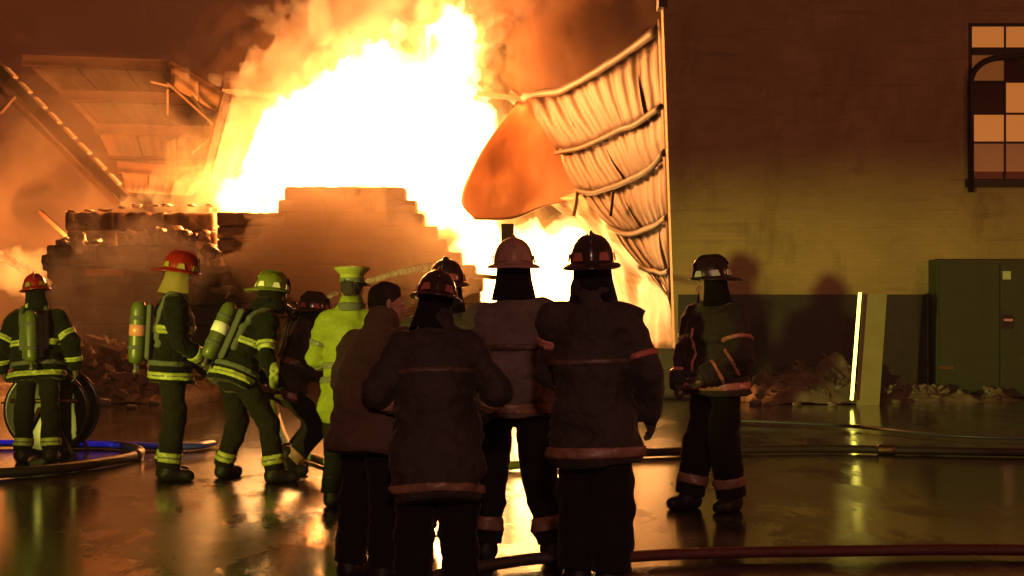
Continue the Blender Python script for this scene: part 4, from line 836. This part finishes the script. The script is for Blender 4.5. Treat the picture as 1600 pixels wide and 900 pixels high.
hose('thin hose with a blue shine lying between the brick building and the crew', [g(1120,662), g(1240,667), g(1340,673), g(1440,684), g(1540,690), g(1680,692)], .028, M_hosel, .8)
hose('red hose lying across the yard in front of the crew', [g(930,888), g(1040,880), g(1180,876), g(1340,874), g(1500,872), g(1700,874)], .042, M_hoser, .8)
hose('grey hose end bending under the crew at their feet', [g(640,925), g(720,905), g(790,893), g(850,886), g(930,890)], .035, M_hose)
hose('thin dark hose trailing past the lime raincoat officer', [g(470,680), g(520,668), g(600,664), g(700,668)], .035, M_hose)
# nozzle
nd = (at(530,455,14.6) - at(470,489,13.1)).normalized(); n0 = at(458,495,12.95)
no = link('nozzle', tube_mesh('nozzle', [n0, n0+nd*.08, n0+nd*.16, n0+nd*.22, n0+nd*.30], [.035, .03, .035, .045, .04], 14), M_mask); tag(no, 'black hose nozzle held out by the crouching firefighter', 'nozzle')
link('bale_handle', tube_mesh('bale_handle', [n0+nd*.10+Vector((0,0,.03)), n0+nd*.11+Vector((0,0,.10)), n0+nd*.06+Vector((0,0,.12))], .012, 8), M_mask, no)
# jets of water
def water_mat():
    if 'water_jet' in MATS: return MATS['water_jet']
    m = bpy.data.materials.new('water_jet'); m.use_nodes = True; N = m.node_tree.nodes; L = m.node_tree.links; N.clear()
    o = N.new('ShaderNodeOutputMaterial'); t = N.new('ShaderNodeBsdfTranslucent'); t.inputs[0].default_value = (.95, .93, .92, 1); tr = N.new('ShaderNodeBsdfTransparent'); mx = N.new('ShaderNodeMixShader')
    n = N.new('ShaderNodeTexNoise'); n.inputs['Scale'].default_value = 7; n.inputs['Detail'].default_value = 6; mr = N.new('ShaderNodeMapRange'); mr.inputs['From Min'].default_value = .3; mr.inputs['From Max'].default_value = .7; mr.inputs['To Min'].default_value = .15; mr.inputs['To Max'].default_value = .65
    tc = N.new('ShaderNodeTexCoord'); L.new(tc.outputs['Object'], n.inputs[0]); L.new(n.outputs['Fac'], mr.inputs['Value']); L.new(mr.outputs[0], mx.inputs[0]); L.new(tr.outputs[0], mx.inputs[1]); L.new(t.outputs[0], mx.inputs[2]); L.new(mx.outputs[0], o.inputs['Surface'])
    MATS['water_jet'] = m; return m
jp = spline([n0+nd*.30, at(530,456,14.4), at(600,432,16.5), at(650,420,18.4), at(700,414,20.5)], 10)
jr = [.014 + .05*(i/(len(jp)-1))**1.2 for i in range(len(jp))]
wj = link('water_jet', tube_mesh('water_jet', jp, jr, 12), water_mat()); tag(wj, 'white water jet from the nozzle arching toward the fire', 'water jet')
j2 = spline([at(-40,372,26), at(0,398,26), at(30,415,26.5), at(75,446,27)], 8)
wj2 = link('water_jet', tube_mesh('water_jet', j2, [.06 + .05*i/(len(j2)-1) for i in range(len(j2))], 12), water_mat()); tag(wj2, 'white water jet striking down left of the charred bales', 'water jet')
# round hose reel behind the left firefighter
hr = empty('hose_reel', spot(82, 14.75)); tag(hr, 'round dark hose reel standing behind the red helmeted firefighter', 'hose reel')
def reelpart(n, prof, m, y):
    o = link(n, lathe_mesh(n, prof, 36), m, hr); o.rotation_euler = (R(90), 0, 0); o.location = (0, y, .46); return o
fl = [(.0, -.012), (.40, -.012), (.43, -.02), (.44, 0), (.43, .02), (.40, .012), (0, .012)]
reelpart('flange', fl, M_mask, -.20); reelpart('flange', fl, M_mask, .20); reelpart('wound_hose', [(.12, -.185)] + [(.33 + .02*math.cos(k*math.pi), -.18 + .36*k/16) for k in range(17)] + [(.12, .185)], M_hose, 0); reelpart('spindle', [(0, -.27), (.035, -.27), (.035, .27), (0, .27)], M_brass, 0)
for sx in (-1, 1):
    o = link('stand', tube_mesh('stand', [(sx*.30, -.26, 0), (sx*.05, -.26, .48), (sx*.05, .26, .48), (sx*.30, .26, 0)], .022, 8), M_steel, hr)
o = link('crossbar', tube_mesh('crossbar', [(-.34, -.26, .56), (.34, -.26, .56)], .024, 8), M_brass, hr)
